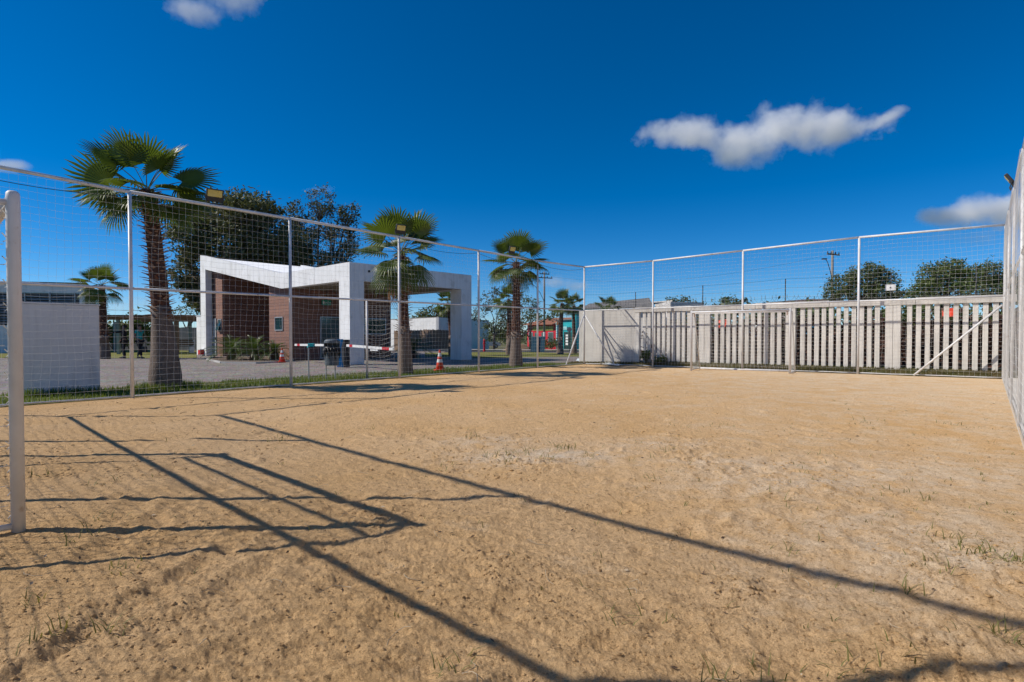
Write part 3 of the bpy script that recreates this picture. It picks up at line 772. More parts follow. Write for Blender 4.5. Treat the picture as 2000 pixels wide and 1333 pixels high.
mb = MB(); mb.box(tl-GS*.17, (.09, .008, .13), GS); mb.build('pictogram', M['letter'], es)
mb = MB(); mb.tube([c+Zu(.12), c+Zu(.66)], .012, 6); mb.build('hanger', M['darkmetal'], es)
# small dark vent hole and white side wall
mb = MB(); mb.lathe([(.05, 0), (.05, .02)], (0, 0, 0), 12)
vt = MB(); ctr = G(0, .9, 3.82); vt.v = [tuple(ctr+GS*v[0]+Vector((0, 0, v[1]))-GT*v[2]) for v in mb.v]; vt.f = mb.f; vt.mi = mb.mi
vt.build('vent', M['dark'], gh)
mb = MB(); mb.prism([G(16.72, .02, 0), G(17.5, .02, 0), G(17.5, .3, 0), G(16.72, .3, 0)], (0, 0, 2.35)); 
lw = thing('white_low_wall', G(17.1, .15), 'short white wall stub at the left leg of the gatehouse', 'wall'); mb.build('wall_body', M['white'], lw)
mb = MB(); mb.prism([G(16.70, -.01, 2.352), G(17.53, -.01, 2.352), G(17.53, .33, 2.352), G(16.70, .33, 2.352)], (0, 0, .05)); mb.build('coping', M['greywhite'], lw)
# red and white box at its foot
q = gp(393.5, 694.5); bx = thing('red_box', q, 'small red and white box on the ground beside the gatehouse leg', 'box')
mb = MB(); mb.box((q.x, q.y, .18), (.38, .28, .30), GT); mb.build('box_body', M['red'], bx, bevel=.03)
mb = MB(); mb.box((q.x, q.y, .355), (.41, .31, .045), GT); mb.build('lid', M['white'], bx, bevel=.01)

# ------------------------------------------------------------------ palms
def leaf_mesh(seed, n=31, Rb=.85, spread=250, droop=.25, pet=.8, fold=.30, wfuse=.55):
    """one fan frond: petiole from the origin along +X, pleated blade at its end"""
    r_ = random.Random(seed); mb = MB()
    mb.cur = 1
    np_ = 7; pp = []
    for i in range(np_):
        t = i/(np_-1); pp.append(Vector((pet*t, 0, -.10*pet*t*t)))
    mb.tube(pp, [.016*(1-.45*i/(np_-1)) for i in range(np_)], 4, False)
    mb.cur = 0
    hub = pp[-1]; slope = -.2
    sp = R(spread); da = sp/n
    def P(a, r, lift=0):
        q = r/Rb
        z = fold*r*(abs(math.sin(a))**1.3)*.55 - droop*Rb*q*q*(.5+.5*abs(math.sin(a*.5))) + lift + slope*r*math.cos(a)*.4
        return hub+Vector((r*math.cos(a), r*math.sin(a), z))
    h = mb.vert(hub)
    edges = []
    for k in range(n+1):
        a = -sp/2+da*k; edges.append(mb.vert(P(a, Rb*wfuse*(1-.25*(abs(a)/(sp/2))**2))))
    for k in range(n):
        a = -sp/2+da*(k+.5); l = Rb*(1-.32*(abs(a)/(sp/2))**2)*r_.uniform(.9, 1.06)
        rid = mb.vert(P(a, Rb*wfuse*(1-.25*(abs(a)/(sp/2))**2), .020))
        aj = a+r_.uniform(-.5, .5)*da
        m_ = .78; 
        wl = mb.vert(P(a-da*.30, l*m_)); wr = mb.vert(P(a+da*.30, l*m_)); wm = mb.vert(P(a, l*m_, .010))
        tip = mb.vert(P(aj, l, -r_.uniform(0, .16)*Rb*.6))
        mb.face(h, edges[k], rid); mb.face(h, rid, edges[k+1])
        mb.face(edges[k], wl, wm, rid); mb.face(rid, wm, wr, edges[k+1])
        mb.face(wl, tip, wm); mb.face(wm, tip, wr)
    return mb
LEAFS = []
for i, a in enumerate([dict(droop=.12, fold=.35, spread=230), dict(droop=.30, fold=.25, spread=250), dict(droop=.55, fold=.1, spread=240), dict(droop=.8, fold=0., spread=210, wfuse=.42)]):
    mb = leaf_mesh(10+i, **a)
    me = bpy.data.meshes.new('frond'); me.from_pydata(mb.v, [], mb.f); me.materials.append(M['frond']); me.materials.append(M['petiole'])
    me.polygons.foreach_set('material_index', mb.mi); me.update(); LEAFS.append(me)
mbd = leaf_mesh(33, n=26, droop=1.1, fold=-.5, spread=150, wfuse=.4)
DEAD = bpy.data.meshes.new('dry_frond'); DEAD.from_pydata(mbd.v, [], mbd.f); DEAD.materials.append(M['deadfrond']); DEAD.materials.append(M['deadfrond']); DEAD.polygons.foreach_set('material_index', mbd.mi)

def palm(base, hc, r0, r1, zboot, size, label, seed, nf=26, lean=(0, 0), fronds=None, parts=True, nboot=None, dead=()):
    root = thing('fan_palm', base, label, 'palm tree', 'fan palms around the driveway')
    r_ = random.Random(seed)
    def axis(z):
        t = z/hc; return Vector((lean[0]*t*t+.015*math.sin(z*1.7+seed), lean[1]*t*t, z))
    # smooth lower bole
    mb = MB(); prof = []
    zs = [-.1, .0, .12, .3, .55, .9, zboot, zboot+.3]
    for z in zs:
        t = max(0, z)/zboot; rr = r0*(1.0+.05*math.sin(t*3.0)) if t < .25 else r0+(r1*.98-r0)*min(1, (t-.2)/.8)**.9
        if z <= 0: rr = r0*.95
        prof.append((axis(max(z, 0))+Vector((0, 0, min(z, 0))), rr*(1+.03*r_.uniform(-1, 1))))
    mb.tube([p for p, _ in prof], [q for _, q in prof], 18)
    # upper bole to crown
    zz = [zboot+.1+(hc-zboot-.1)*k/10 for k in range(11)]
    mb.cur = 1
    mb.tube([axis(z) for z in zz], [r1*(.93-.28*k/10)*(1+.05*r_.uniform(-1, 1)) for k, z in enumerate(zz)], 14)
    tr = mb.build('trunk', [M['trunk'], M['fibre']], root, smooth=True, world=True) if False else None
    me = bpy.data.meshes.new('trunk'); me.from_pydata(mb.v, [], mb.f); me.materials.append(M['trunk']); me.materials.append(M['fibre'])
    me.polygons.foreach_set('material_index', mb.mi); me.polygons.foreach_set('use_smooth', [True]*len(mb.f))
    tr = bpy.data.objects.new('trunk', me); COL.objects.link(tr); tr.parent = root
    # old leaf bases
    mb = MB(); nb = nboot or int((hc-zboot)*55)
    for k in range(nb):
        z = zboot+(hc-zboot-.05)*(k+.5)/nb; a = k*2.39996+r_.uniform(-.25, .25)
        rr = r1*(.93-.28*(z-zboot)/(hc-zboot))
        o = Vector((math.cos(a), math.sin(a), 0)); s = Vector((-o.y, o.x, 0))
        L_ = r1*r_.uniform(.35, .95)*(1.0 if z-zboot > .25 else 1.25); w = r1*r_.uniform(.16, .30)
        up = r_.uniform(.1, .9); p = axis(z)
        a0 = p+o*(rr*.8); a1 = p+o*(rr*.95+L_*.5)+Vector((0, 0, L_*.5*up)); a2 = p+o*(rr*.95+L_)+Vector((0, 0, L_*(up*.8-.2*r_.random())))
        th = Vector((0, 0, r1*.10))
        i = [mb.vert(x) for x in (a0-s*w, a0+s*w, a1-s*w*.6, a1+s*w*.6, a2-s*w*.35, a2+s*w*.35)]
        j = [mb.vert(x) for x in (a0-th, a1-th*.8, a2-th*.3)]
        mb.face(i[0], i[1], i[3], i[2]); mb.face(i[2], i[3], i[5], i[4])
        mb.face(i[0], i[2], j[1], j[0]); mb.face(i[2], i[4], j[2], j[1]); mb.face(i[1], j[0], j[1], i[3]); mb.face(i[3], j[1], j[2], i[5]); mb.face(i[4], i[5], j[2])
    me = bpy.data.meshes.new('leaf_base'); me.from_pydata(mb.v, [], mb.f); me.materials.append(M['boot'])
    bo = bpy.data.objects.new('leaf_base', me); COL.objects.link(bo); bo.parent = root
    top = axis(hc)
    lst = fronds if fronds is not None else []
    if not lst:
        for k in range(nf):
            t = k/(nf-1); el = 80-122*t**.85+r_.uniform(-9, 9); az = math.degrees(k*2.39996)+r_.uniform(-15, 15)
            lst.append((az, el, r_.uniform(.85, 1.1), r_.uniform(-25, 25), None))
    merged = MB()
    for az, el, s, roll, var in lst:
        if var is None: var = 0 if el > 40 else 1 if el > 0 else 2 if el > -28 else 3
        mt = Matrix.Translation(top+Vector((0, 0, -.02+.0*el))) @ Matrix.Rotation(R(az), 4, 'Z') @ Matrix.Rotation(R(-el), 4, 'Y') @ Matrix.Rotation(R(roll), 4, 'X') @ Matrix.Scale(s*size, 4)
        if parts:
            o = bpy.data.objects.new('frond', LEAFS[var]); COL.objects.link(o); o.parent = root; o.matrix_local = mt
        else:
            b_ = len(merged.v); me_ = LEAFS[var]
            merged.v += [tuple(mt @ v.co) for v in me_.vertices]
            for p in me_.polygons: merged.f.append(tuple(b_+x for x in p.vertices)); merged.mi.append(p.material_index)
    if not parts:
        merged.build('crown', [M['frond'], M['petiole']], root, world=False)
    for az, el, s, zz_ in dead:
        mt = Matrix.Translation(axis(zz_)) @ Matrix.Rotation(R(az), 4, 'Z') @ Matrix.Rotation(R(-el), 4, 'Y') @ Matrix.Scale(s*size, 4)
        o = bpy.data.objects.new('dry_frond', DEAD); COL.objects.link(o); o.parent = root; o.matrix_local = mt
    return root
b1 = gp(322, 757); hc1 = at(292, 372, b1.y).z
fr1 = [ # az (0 = right in picture, 270 = towards the camera), elevation, scale, roll
    (205, 48, 1.22, -35, 0), (250, 62, 1.1, 10, 0), (300, 70, 1.0, 0, 0), (60, 68, 1.1, 0, 0), (20, 62, 1.1, 20, 0), (330, 50, 1.0, 20, 1),
    (178, 12, 1.35, 75, 1), (200, 2, 1.1, -20, 1), (225, -8, 1.05, 0, 2), (160, -5, 1.1, 0, 2), (130, 15, 1.0, 0, 1), (5, 22, 1.25, 50, 1), (350, 5, 1.2, 0, 1), (20, -6, 1.15, 0, 2), (330, -8, 1.1, 0, 2),
    (270, 10, .95, 0, 2), (285, -18, .9, 0, 2), (245, -22, .95, 0, 3), (340, -30, .95, 0, 3), (190, -28, 1.0, 0, 3), (30, -26, 1.0, 0, 3), (100, -10, 1.0, 0, 2), (60, 5, 1.1, 0, 1), (150, 30, 1.1, 20, 1), (0, -15, 1.1, 60, 2)]
palm(b1, hc1, .32, .205, 1.52, .77, 'largest fan palm, swollen smooth base, behind the left fence', 1, fronds=fr1, lean=(-.36, 0), nboot=250)
b2 = gp(791, 731); palm(b2, at(783, 492, b2.y).z, .235, .185, 1.15, .92, 'fan palm with a brown dead frond, in front of the canopy opening', 2, nf=21, lean=(-.12, 0), nboot=190, dead=[(192, -58, 1.0, at(783, 500, b2.y).z), (215, -66, .9, at(783, 500, b2.y).z)])
b3 = gp(1008, 717); palm(b3, at(1008, 513, b3.y).z, .26, .19, 1.02, .84, 'fan palm with a pale scaly trunk right of the gatehouse canopy', 3, nf=20, nboot=210)
b4 = gp(884, 694); palm(b4, at(872, 592, b4.y).z, .25, .20, .9, .68, 'fan palm seen through the canopy opening, beside its far leg', 4, nf=18, lean=(-.3, 0), nboot=110, dead=[(20, -60, .8, 2.6)])
b5 = gp(994, 692.5); palm(b5, at(988, 585, b5.y).z, .2, .17, .9, .72, 'fan palm half hidden behind the scaly trunk', 5, nf=18, nboot=90)
b6 = gp(1094, 691.5); palm(b6, at(1094, 593, b6.y).z, .24, .17, .8, .66, 'slim fan palm in front of the turquoise shop, the taller of a pair', 6, nf=18, nboot=100, lean=(.15, 0), dead=[(180, -40, .6, 2.4)])
b7 = gp(1121, 690.5); palm(b7, at(1124, 597, b7.y).z, .22, .15, .8, .60, 'slim fan palm right at the end of the concrete wall', 7, nf=16, nboot=90)
b8 = gp(204, 700.5); palm(b8, at(200, 558, b8.y).z, .27, .21, .9, .84, 'fan palm behind the white cabinet at left', 8, nf=16, nboot=150, lean=(-.1, 0))
b9 = gp(1189, 694, .0); b9 = Vector((at(1189, 620, 34).x, 34, 0)); palm(b9, at(1189, 604, 34).z, .2, .16, .9, .6, 'palm crown just showing over the solid concrete panel', 9, nf=14, nboot=40)

# ------------------------------------------------------------------ cycads
def cycad(p, Rr, hgt, seed, label, nf=34):
    root = thing('cycad', p, label, 'cycad', 'cycads at the gatehouse')
    r_ = random.Random(seed)
    mb = MB(); mb.lathe([(.20, -.05), (.22, .1), (.18, .32), (.08, .42)], p, 12); mb.build('trunk', M['fibre'], root, smooth=True)
    mb = MB()
    for k in range(nf):
        t = k/nf; az = k*2.39996+r_.uniform(-.2, .2); el = R(82-78*t+r_.uniform(-8, 8)); L_ = Rr*r_.uniform(.85, 1.1)*(.75+.35*t)
        d = Vector((math.cos(az), math.sin(az), 0)); s = Vector((-d.y, d.x, 0)); pts = []
        for i in range(9):
            q = i/8; e = el-q*R(55)
            x = L_*q*math.cos(el-q*R(28)); z = L_*q*math.sin(el-q*R(38))
            pts.append(p+Vector((0, 0, .36))+d*x+Vector((0, 0, z*hgt)))
        mb.tube(pts, .008, 3, False)
        for i in range(1, 26):
            q = i/26; f = q*8; a = int(f); P = pts[a].lerp(pts[min(8, a+1)], f-a); tg = (pts[min(8, a+1)]-pts[a]).normalized()
            ll = .20*Rr*math.sin(math.pi*min(1, q*.93+.1))**.6
            for sg in (-1, 1):
                tip = P+s*sg*ll*.85+tg*ll*.55+Vector((0, 0, .25*ll)); mb.poly([P-tg*.012, P+tg*.012, tip])
    mb.build('crown', M['cycad'], root)
cy = [(452, 704, 1.45, 1.0, 'wide dark cycad at the left end of the planting bed'), (497, 705, 1.15, 1.35, 'upright dark cycad in the middle of the planting bed'), (536, 705, .95, 1.15, 'small yellowish cycad beside the traffic cone')]
for i, (x, y, r_, h_, lb) in enumerate(cy): cycad(gp(x, y)+Zu(.02), r_, h_, 40+i, lb)
cycad(gp(806, 699), 1.5, 1.15, 47, 'dark round cycad in the shade behind the second palm')

# ------------------------------------------------------------------ trees
def tree(name, base, blobs, n, ls, tr, leaf, label, cat='tree', group=None, seed=1, clumps=26, hole=.0, droop=.25):
    """trunk + limbs to each blob (dx, dy, z, rx, rz); leaves as clumps of small quads"""
    root = thing(name, base, label, cat, group); r_ = random.Random(seed)
    mb = MB()
    zt = min(b[2] for b in blobs)*.6
    mb.tube([base+Vector((0, 0, -.2)), base+Vector((.02, 0, zt*.5)), base+Vector((.1*r_.uniform(-1, 1), 0, zt))], [tr*1.2, tr, tr*.85], 10)
    lf_ = MB()
    for (dx, dy, z, rx, rz) in blobs:
        c = base+Vector((dx, dy, z)); a = base+Vector((0, 0, zt*r_.uniform(.75, 1)))
        mid_ = a.lerp(c, .5)+Vector((r_.uniform(-.3, .3)*rx, r_.uniform(-.3, .3)*rx, .12*rz))
        mb.tube([a, a.lerp(mid_, .5)+Vector((0, 0, .05*rz)), mid_, c], [tr*.6, tr*.45, tr*.34, tr*.12], 6)
        vol = rx*rx*rz; m = max(6, int(clumps*(vol**.5)/4))
        for k in range(m):
            while True:
                q = Vector((r_.uniform(-1, 1), r_.uniform(-1, 1), r_.uniform(-1, 1)))
                if .2 < q.length < 1: break
            q = q*(q.length**-.4 if q.length > 0 else 1); q = q if q.length < 1 else q.normalized()
            cc = c+Vector((q.x*rx, q.y*rx, q.z*rz)); cr = r_.uniform(.13, .30)*min(rx, rz*1.3)+ls
            mb.tube([mid_.lerp(c, .6), cc], [tr*.10, tr*.03], 4)
            for i in range(max(4, int(n*r_.uniform(.6, 1.4)))):
                g = Vector((r_.gauss(0, .5), r_.gauss(0, .5), r_.gauss(0, .40))); pp = cc+g*cr
                u = Vector((r_.gauss(0, 1), r_.gauss(0, 1), r_.gauss(0, .7)-droop)).normalized(); w = u.cross(Vector((r_.gauss(0, 1), r_.gauss(0, 1), r_.gauss(0, 1)))).normalized()
                l = ls*r_.uniform(.6, 1.3); ww = l*.42
                lf_.poly([pp-u*l*.5, pp+w*ww*.5, pp+u*l*.5, pp-w*ww*.5])
    mb.build('trunk', M['bark'], root, smooth=True)
    lf_.build('crown', leaf, root)
    return root
def B(px, py, Y, rpx, rpy, base, dy=0):
    p = at(px, py, Y); return (p.x-base.x, dy, p.z-base.z, rpx*Y/F, rpy*Y/F)
# big dark gum behind the gatehouse
Y = 47; bs = Vector((at(470, 500, Y).x, Y, -.15))
bl = [B(430, 420, Y, 50, 40, bs, 1), B(490, 415, Y, 50, 36, bs), B(390, 470, Y, 42, 45, bs, -1), B(450, 480, Y, 60, 55, bs, 0), B(520, 470, Y, 55, 50, bs, 1), B(370, 535, Y, 30, 38, bs, 0), B(420, 550, Y, 50, 40, bs, 2), B(500, 530, Y, 60, 45, bs, 2), B(395, 590, Y, 25, 22, bs, 0), B(555, 500, Y, 30, 50, bs, 3)]
tree('gum_tree', bs, bl, 64, .34, .42, M['leafdark'], 'broad dark gum tree rising behind the left end of the gatehouse', group='gum trees behind the gatehouse', seed=5, clumps=98)
Y = 52; bs = Vector((at(625, 500, Y).x, Y, -.15))
bl = [B(625, 395, Y, 26, 30, bs, 0), B(640, 430, Y, 40, 30, bs, 1), B(680, 415, Y, 20, 20, bs, 0), B(585, 425, Y, 26, 24, bs, -1), B(600, 470, Y, 35, 36, bs, 0), B(650, 480, Y, 40, 36, bs, 1), B(680, 500, Y, 24, 26, bs, 0), B(620, 520, Y, 45, 26, bs, 0), B(570, 440, Y, 16, 14, bs, 0), B(688, 455, Y, 14, 14, bs, 0)]
tree('gum_tree', bs, bl, 34, .27, .30, M['leafgrey'], 'taller airy gum tree with sky gaps behind the gatehouse roof', group='gum trees behind the gatehouse', seed=8, clumps=66)
# small tree left of the gatehouse, behind the pergola
Y = 58; bs = Vector((at(365, 610, Y).x, Y, -.4)); tree('leafy_tree', bs, [B(352, 612, Y, 16, 12, bs), B(375, 605, Y, 18, 14, bs), B(395, 600, Y, 18, 16, bs)], 26, .3, .14, M['leafdeep'], 'small dark tree over the pergola roof beside the gatehouse', seed=9, clumps=30)
# thin pale tree behind the scaly palm
Y = 55; bs = Vector((at(965, 640, Y).x, Y, -.4))
tree('street_tree', bs, [B(952, 590, Y, 22, 18, bs), B(970, 575, Y, 12, 12, bs), B(985, 610, Y, 25, 18, bs), B(940, 612, Y, 16, 14, bs), B(985, 632, Y, 14, 12, bs)], 20, .26, .12, M['leafgrey'], 'thin open street tree left of the scaly palm trunk', seed=11, clumps=60)
Y = 57; bs = Vector((at(1035, 640, Y).x, Y, -.45))
tree('street_tree', bs, [B(1035, 595, Y, 20, 16, bs), B(1025, 615, Y, 20, 16, bs), B(1045, 604, Y, 14, 10, bs), B(1008, 638, Y, 18, 16, bs)], 20, .26, .12, M['leafdeep'], 'thin street tree right of the scaly palm trunk', seed=12, clumps=60)
Y = 62; bs = Vector((at(1010, 650, Y).x, Y, -.5))
tree('hedge_tree', bs, [B(985, 645, Y, 30, 20, bs), B(1048, 618, Y, 14, 8, bs), B(1005, 640, Y, 20, 18, bs), B(960, 652, Y, 24, 18, bs), B(1078, 616, Y, 10, 8, bs)], 26, .32, .16, M['leafdeep'], 'low dark bushy tree above the parked car and red shop', seed=13, clumps=60)
Y = 95; bs = Vector((at(845, 620, Y).x, Y, -.85))
tree('leafy_tree', bs, [B(840, 615, Y, 22, 12, bs), B(865, 612, Y, 16, 14, bs), B(880, 615, Y, 14, 10, bs), B(822, 622, Y, 14, 7, bs), B(850, 628, Y, 35, 8, bs), B(920, 628, Y, 14, 10, bs)], 22, .5, .2, M['leafdeep'], 'rounded dark tree above the flat grey building', seed=14, clumps=60)
# trees beyond the slatted wall
Y = 46; bs = Vector((at(1690, 560, Y).x, Y, -.2))
tree('broadleaf_tree', bs, [B(1690, 545, Y, 34, 26, bs), B(1650, 560, Y, 32, 24, bs), B(1725, 555, Y, 28, 26, bs), B(1690, 575, Y, 60, 18, bs), B(1700, 530, Y, 20, 14, bs), B(1625, 574, Y, 16, 12, bs), B(1745, 575, Y, 20, 18, bs)], 40, .22, .3, M['leafdeep'], 'round dark broadleaf tree over the wall beside the utility pole', group='trees beyond the slatted wall', seed=15, clumps=110)
Y = 43; bs = Vector((at(1840, 560, Y).x, Y, -.2))
tree('broadleaf_tree', bs, [B(1825, 540, Y, 34, 24, bs), B(1860, 520, Y, 16, 14, bs), B(1870, 550, Y, 34, 26, bs), B(1805, 565, Y, 26, 20, bs), B(1835, 572, Y, 50, 20, bs), B(1855, 532, Y, 24, 18, bs)], 40, .22, .28, M['leafgreen'], 'bright green broadleaf tree over the wall, right of the white plate', group='trees beyond the slatted wall', seed=16, clumps=110)
Y = 50; bs = Vector((at(1935, 560, Y).x, Y, -.2))
tree('broadleaf_tree', bs, [B(1910, 540, Y, 30, 24, bs), B(1945, 535, Y, 30, 24, bs), B(1970, 550, Y, 26, 24, bs), B(1925, 568, Y, 50, 22, bs), B(1980, 575, Y, 30, 20, bs)], 40, .24, .3, M['leafdeep'], 'darker broadleaf tree at the right end of the slatted wall', group='trees beyond the slatted wall', seed=17, clumps=110)
for i, (px, py, w, h, lb) in enumerate([(1328, 590, 40, 10, 'low bushy tree just topping the wall left of the far goal'), (1425, 589, 24, 9, 'low bushy tree just topping the wall above the far goal'), (1770, 592, 40, 14, 'low bushy tree under the bright green tree over the wall')]):
    Y = 60; bs = Vector((at(px, py, Y).x, Y, -.4)); tree('bushy_tree', bs, [B(px-w*.4, py+3, Y, w*.35, h*.8, bs), B(px, py, Y, w*.4, h, bs), B(px+w*.4, py+2, Y, w*.35, h*.8, bs), B(px, py+14, Y, w*.8, h*1.2, bs)], 24, .3, .16, M['leafdeep' if i != 2 else 'leafgreen'], lb, group='bushy trees beyond the slatted wall', seed=20+i, clumps=30)
# far-off tree line closing the horizon
lf_ = MB(); r_ = random.Random(4)
for k in range(1500):
    x = r_.uniform(-170, 190); Y = r_.uniform(118, 150); zt = 3.2+2.2*fbm((x*.05, 1, 2), 4)
    c = Vector((x, Y, -.85+r_.random()**.7*max(1.0, zt)))
    for i in range(9):
        pp = c+Vector((r_.gauss(0, 1.0), r_.gauss(0, .7), r_.gauss(0, .45))); u = Vector((r_.gauss(0, 1), r_.gauss(0, 1), r_.gauss(0, .8))).normalized(); w = u.cross(Vector((r_.gauss(0, 1), r_.gauss(0, 1), r_.gauss(0, 1)))).normalized()
        l = r_.uniform(.5, 1.1); lf_.poly([pp-u*l*.6, pp+w*l*.4, pp+u*l*.6, pp-w*l*.4])
tag(lf_.build('treeline', M['leafdeep']), 'far-off dark tree line along the horizon', 'treeline', kind='stuff')
# red-brown undergrowth on the earth slope behind the slats
lf_ = MB()
for k in range(620):
    a = r_.uniform(1.6, 18); off = r_.uniform(1.2, 4.5); c = wp(a, off, .05+max(0, (off-.45)/9*1.6*1.25)+r_.random()*.95)
    for i in range(26):
        pp = c+Vector((r_.gauss(0, .22), r_.gauss(0, .22), r_.gauss(0, .16))); u = Vector((r_.gauss(0, 1), r_.gauss(0, 1), r_.gauss(.3, .8))).normalized(); w = u.cross(Vector((r_.gauss(0, 1), r_.gauss(0, 1), r_.gauss(0, 1)))).normalized()
        l = r_.uniform(.09, .2); lf_.poly([pp-u*l*.6, pp+w*l*.3, pp+u*l*.6, pp-w*l*.3])
tag(lf_.build('undergrowth', M['leafred']), 'red brown undergrowth seen between the slats', 'undergrowth', kind='stuff')
lf_ = MB()
for k in range(520):
    a = r_.uniform(1.4, 21); off = r_.uniform(5.5, 9.5)
    if fbm((a*.55, 3, 1), 3) < -.28: continue
    c = wp(a, off, .8+r_.random()*(1.55+.9*fbm((a*.5, 9, 4), 3)))
    for i in range(34):
        pp = c+Vector((r_.gauss(0, .32), r_.gauss(0, .32), r_.gauss(0, .22))); u = Vector((r_.gauss(0, 1), r_.gauss(0, 1), r_.gauss(.2, .8))).normalized(); w = u.cross(Vector((r_.gauss(0, 1), r_.gauss(0, 1), r_.gauss(0, 1)))).normalized()
        l = r_.uniform(.12, .26); lf_.poly([pp-u*l*.6, pp+w*l*.3, pp+u*l*.6, pp-w*l*.3])
tag(lf_.build('hedge_bushes', M['leafdeep']), 'mass of dark green bushes on the slope behind the slatted wall', 'bushes', kind='stuff')
# green plant at the wall foot
def shrub(p, rx, rz, label, m, seed, n=900, ls=.12, name='shrub', group=None):
    root = thing(name, p, label, 'shrub', group); r_ = random.Random(seed); lf_ = MB(); st_ = MB()
    cl = []
    for k in range(14):
        a = r_.uniform(0, 6.28); q = r_.uniform(.2, .85); cl.append(p+Vector((rx*q*math.cos(a), rx*q*math.sin(a), rz*r_.uniform(.35, 1.0))))
        st_.tube([p, p.lerp(cl[-1], .5)+Vector((0, 0, .1*rz)), cl[-1]], [.02, .012, .005], 5)
    for k in range(n):
        c = cl[k % 14]; pp = c+Vector((r_.gauss(0, .2)*rx, r_.gauss(0, .2)*rx, r_.gauss(0, .17)*rz)); u = Vector((r_.gauss(0, 1), r_.gauss(0, 1), r_.gauss(.3, .8))).normalized(); w = u.cross(Vector((r_.gauss(0, 1), r_.gauss(0, 1), r_.gauss(0, 1)))).normalized()
        l = ls*r_.uniform(.6, 1.3); lf_.poly([pp-u*l*.6, pp+w*l*.3, pp+u*l*.6, pp-w*l*.3])
    st_.build('stem', M['bark'], root); lf_.build('foliage', m, root)
shrub(wp(wall_a(1266), -.22, .08), .16, .40, 'dark green shrub at the foot of the slats near the solid panel', M['leafgreen'], 51, 420, .08)
shrub(wp(wall_a(1296), -.24, .08), .22, .26, 'low green shrub at the foot of the slats behind the far fence', M['leafgreen'], 52, 300, .08)
shrub(at(222, 657+1.15*F/46, 46), 1.2, 1.6, 'yellow green garden shrub under the pergola by the palm', M['leafyellow'], 53, 900, .25)
shrub(at(252, 657+1.15*F/50, 50), 1.5, 2.5, 'tall yellow green shrub behind the man in black', M['leafyellow'], 54, 1100, .28)
shrub(at(272, 657+1.15*F/50, 50), 1.3, 2.4, 'green shrub behind the woman in teal', M['leafgreen'], 55, 1000, .28)
shrub(at(1078, 657+1.85*F/80, 80), 1.3, 1.2, 'green shrub in front of the red shop', M['leafyellow'], 56, 500, .25)

# ------------------------------------------------------------------ left side: cabinet, long building, pergola
q0, q1 = gp(44, 775.5), gp(196, 766.5)
dv = (q1-q0).normalized(); dn = Vector((-dv.y, dv.x, 0))
cb_ = thing('masonry_cabinet', q0, 'blank grey white masonry cabinet in shade behind the left fence', 'cabinet')
mb = MB(); mb.prism([q0+Zu(-.1), q1+Zu(-.1), q1+dn*.55+Zu(-.1), q0+dn*.55+Zu(-.1)], (0, 0, 1.87)); mb.build('cabinet_body', M['greywhite'], cb_, bevel=.01)
mb = MB(); e = .015; mb.prism([q0-dv*e-dn*e+Zu(1.772), q1+dv*e-dn*e+Zu(1.772), q1+dv*e+dn*(.55+e)+Zu(1.772), q0-dv*e+dn*(.55+e)+Zu(1.772)], (0, 0, .03)); mb.build('cap', M['greywhite'], cb_)
Y0 = 40.0
lb_ = thing('long_building', at(163, 690, Y0), 'long low white building with dark louvres at far left', 'building')
A = at(-700, 560, Y0-6); A.z = 0; Bc = at(165, 560, Y0); Bc.z = 0; Cc = at(186, 560, Y0+7); Cc.z = 0
zt, zb = at(165, 555, Y0).z, at(165, 573, Y0).z
def wall_prism(P, Q, z0, z1, th):
    d = (Q-P).normalized(); n = Vector((-d.y, d.x, 0)); mb = MB(); mb.prism([P+Zu(z0), Q+Zu(z0), Q+n*th+Zu(z0), P+n*th+Zu(z0)], (0, 0, z1-z0)); return mb
wall_prism(A, Bc, zb, zt, .3).build('fascia', M['white'], lb_)
wall_prism(Bc, Cc, -.1, zt-.05, .3).build('end_wall', M['white'], lb_)
wall_prism(A, Bc, -.1, 1.9, .3).build('wall', M['white'], lb_)
mb = MB(); dAB = (Bc-A).normalized(); nAB = Vector((-dAB.y, dAB.x, 0)); L_ = (Bc-A).length
mb.prism([A+nAB*.4+Zu(1.9), Bc+nAB*.4+Zu(1.9), Bc+nAB*.5+Zu(1.9), A+nAB*.5+Zu(1.9)], (0, 0, zb-1.9)); mb.build('dark_opening', M['dark'], lb_)
mb = MB()
k = 0; z = 2.0
while z < zb-.05:
    mb.prism([A+nAB*.10+Zu(z), Bc+nAB*.10+Zu(z), Bc+nAB*.22+Zu(z+.10), A+nAB*.22+Zu(z+.10)], (0, 0, .02)); z += .19
k = 0
while k*1.5 < L_:
    P = A+dAB*(k*1.5); mb.box((P.x+nAB.x*.05, P.y+nAB.y*.05, (1.9+zb)/2), (.07, .07, zb-1.9), dAB); k += 1
mb.build('louvres', M['grey_metal'], lb_)
mb = MB(); mb.prism([A+Zu(zt+.003)+nAB*-.2, Bc+Zu(zt+.003)+nAB*-.2+dAB*.2, Cc+Zu(zt+.003)+dAB*.2, A+nAB*9+Zu(zt+.4)], (0, 0, .06)); mb.build('roof', M['greyroof'], lb_)

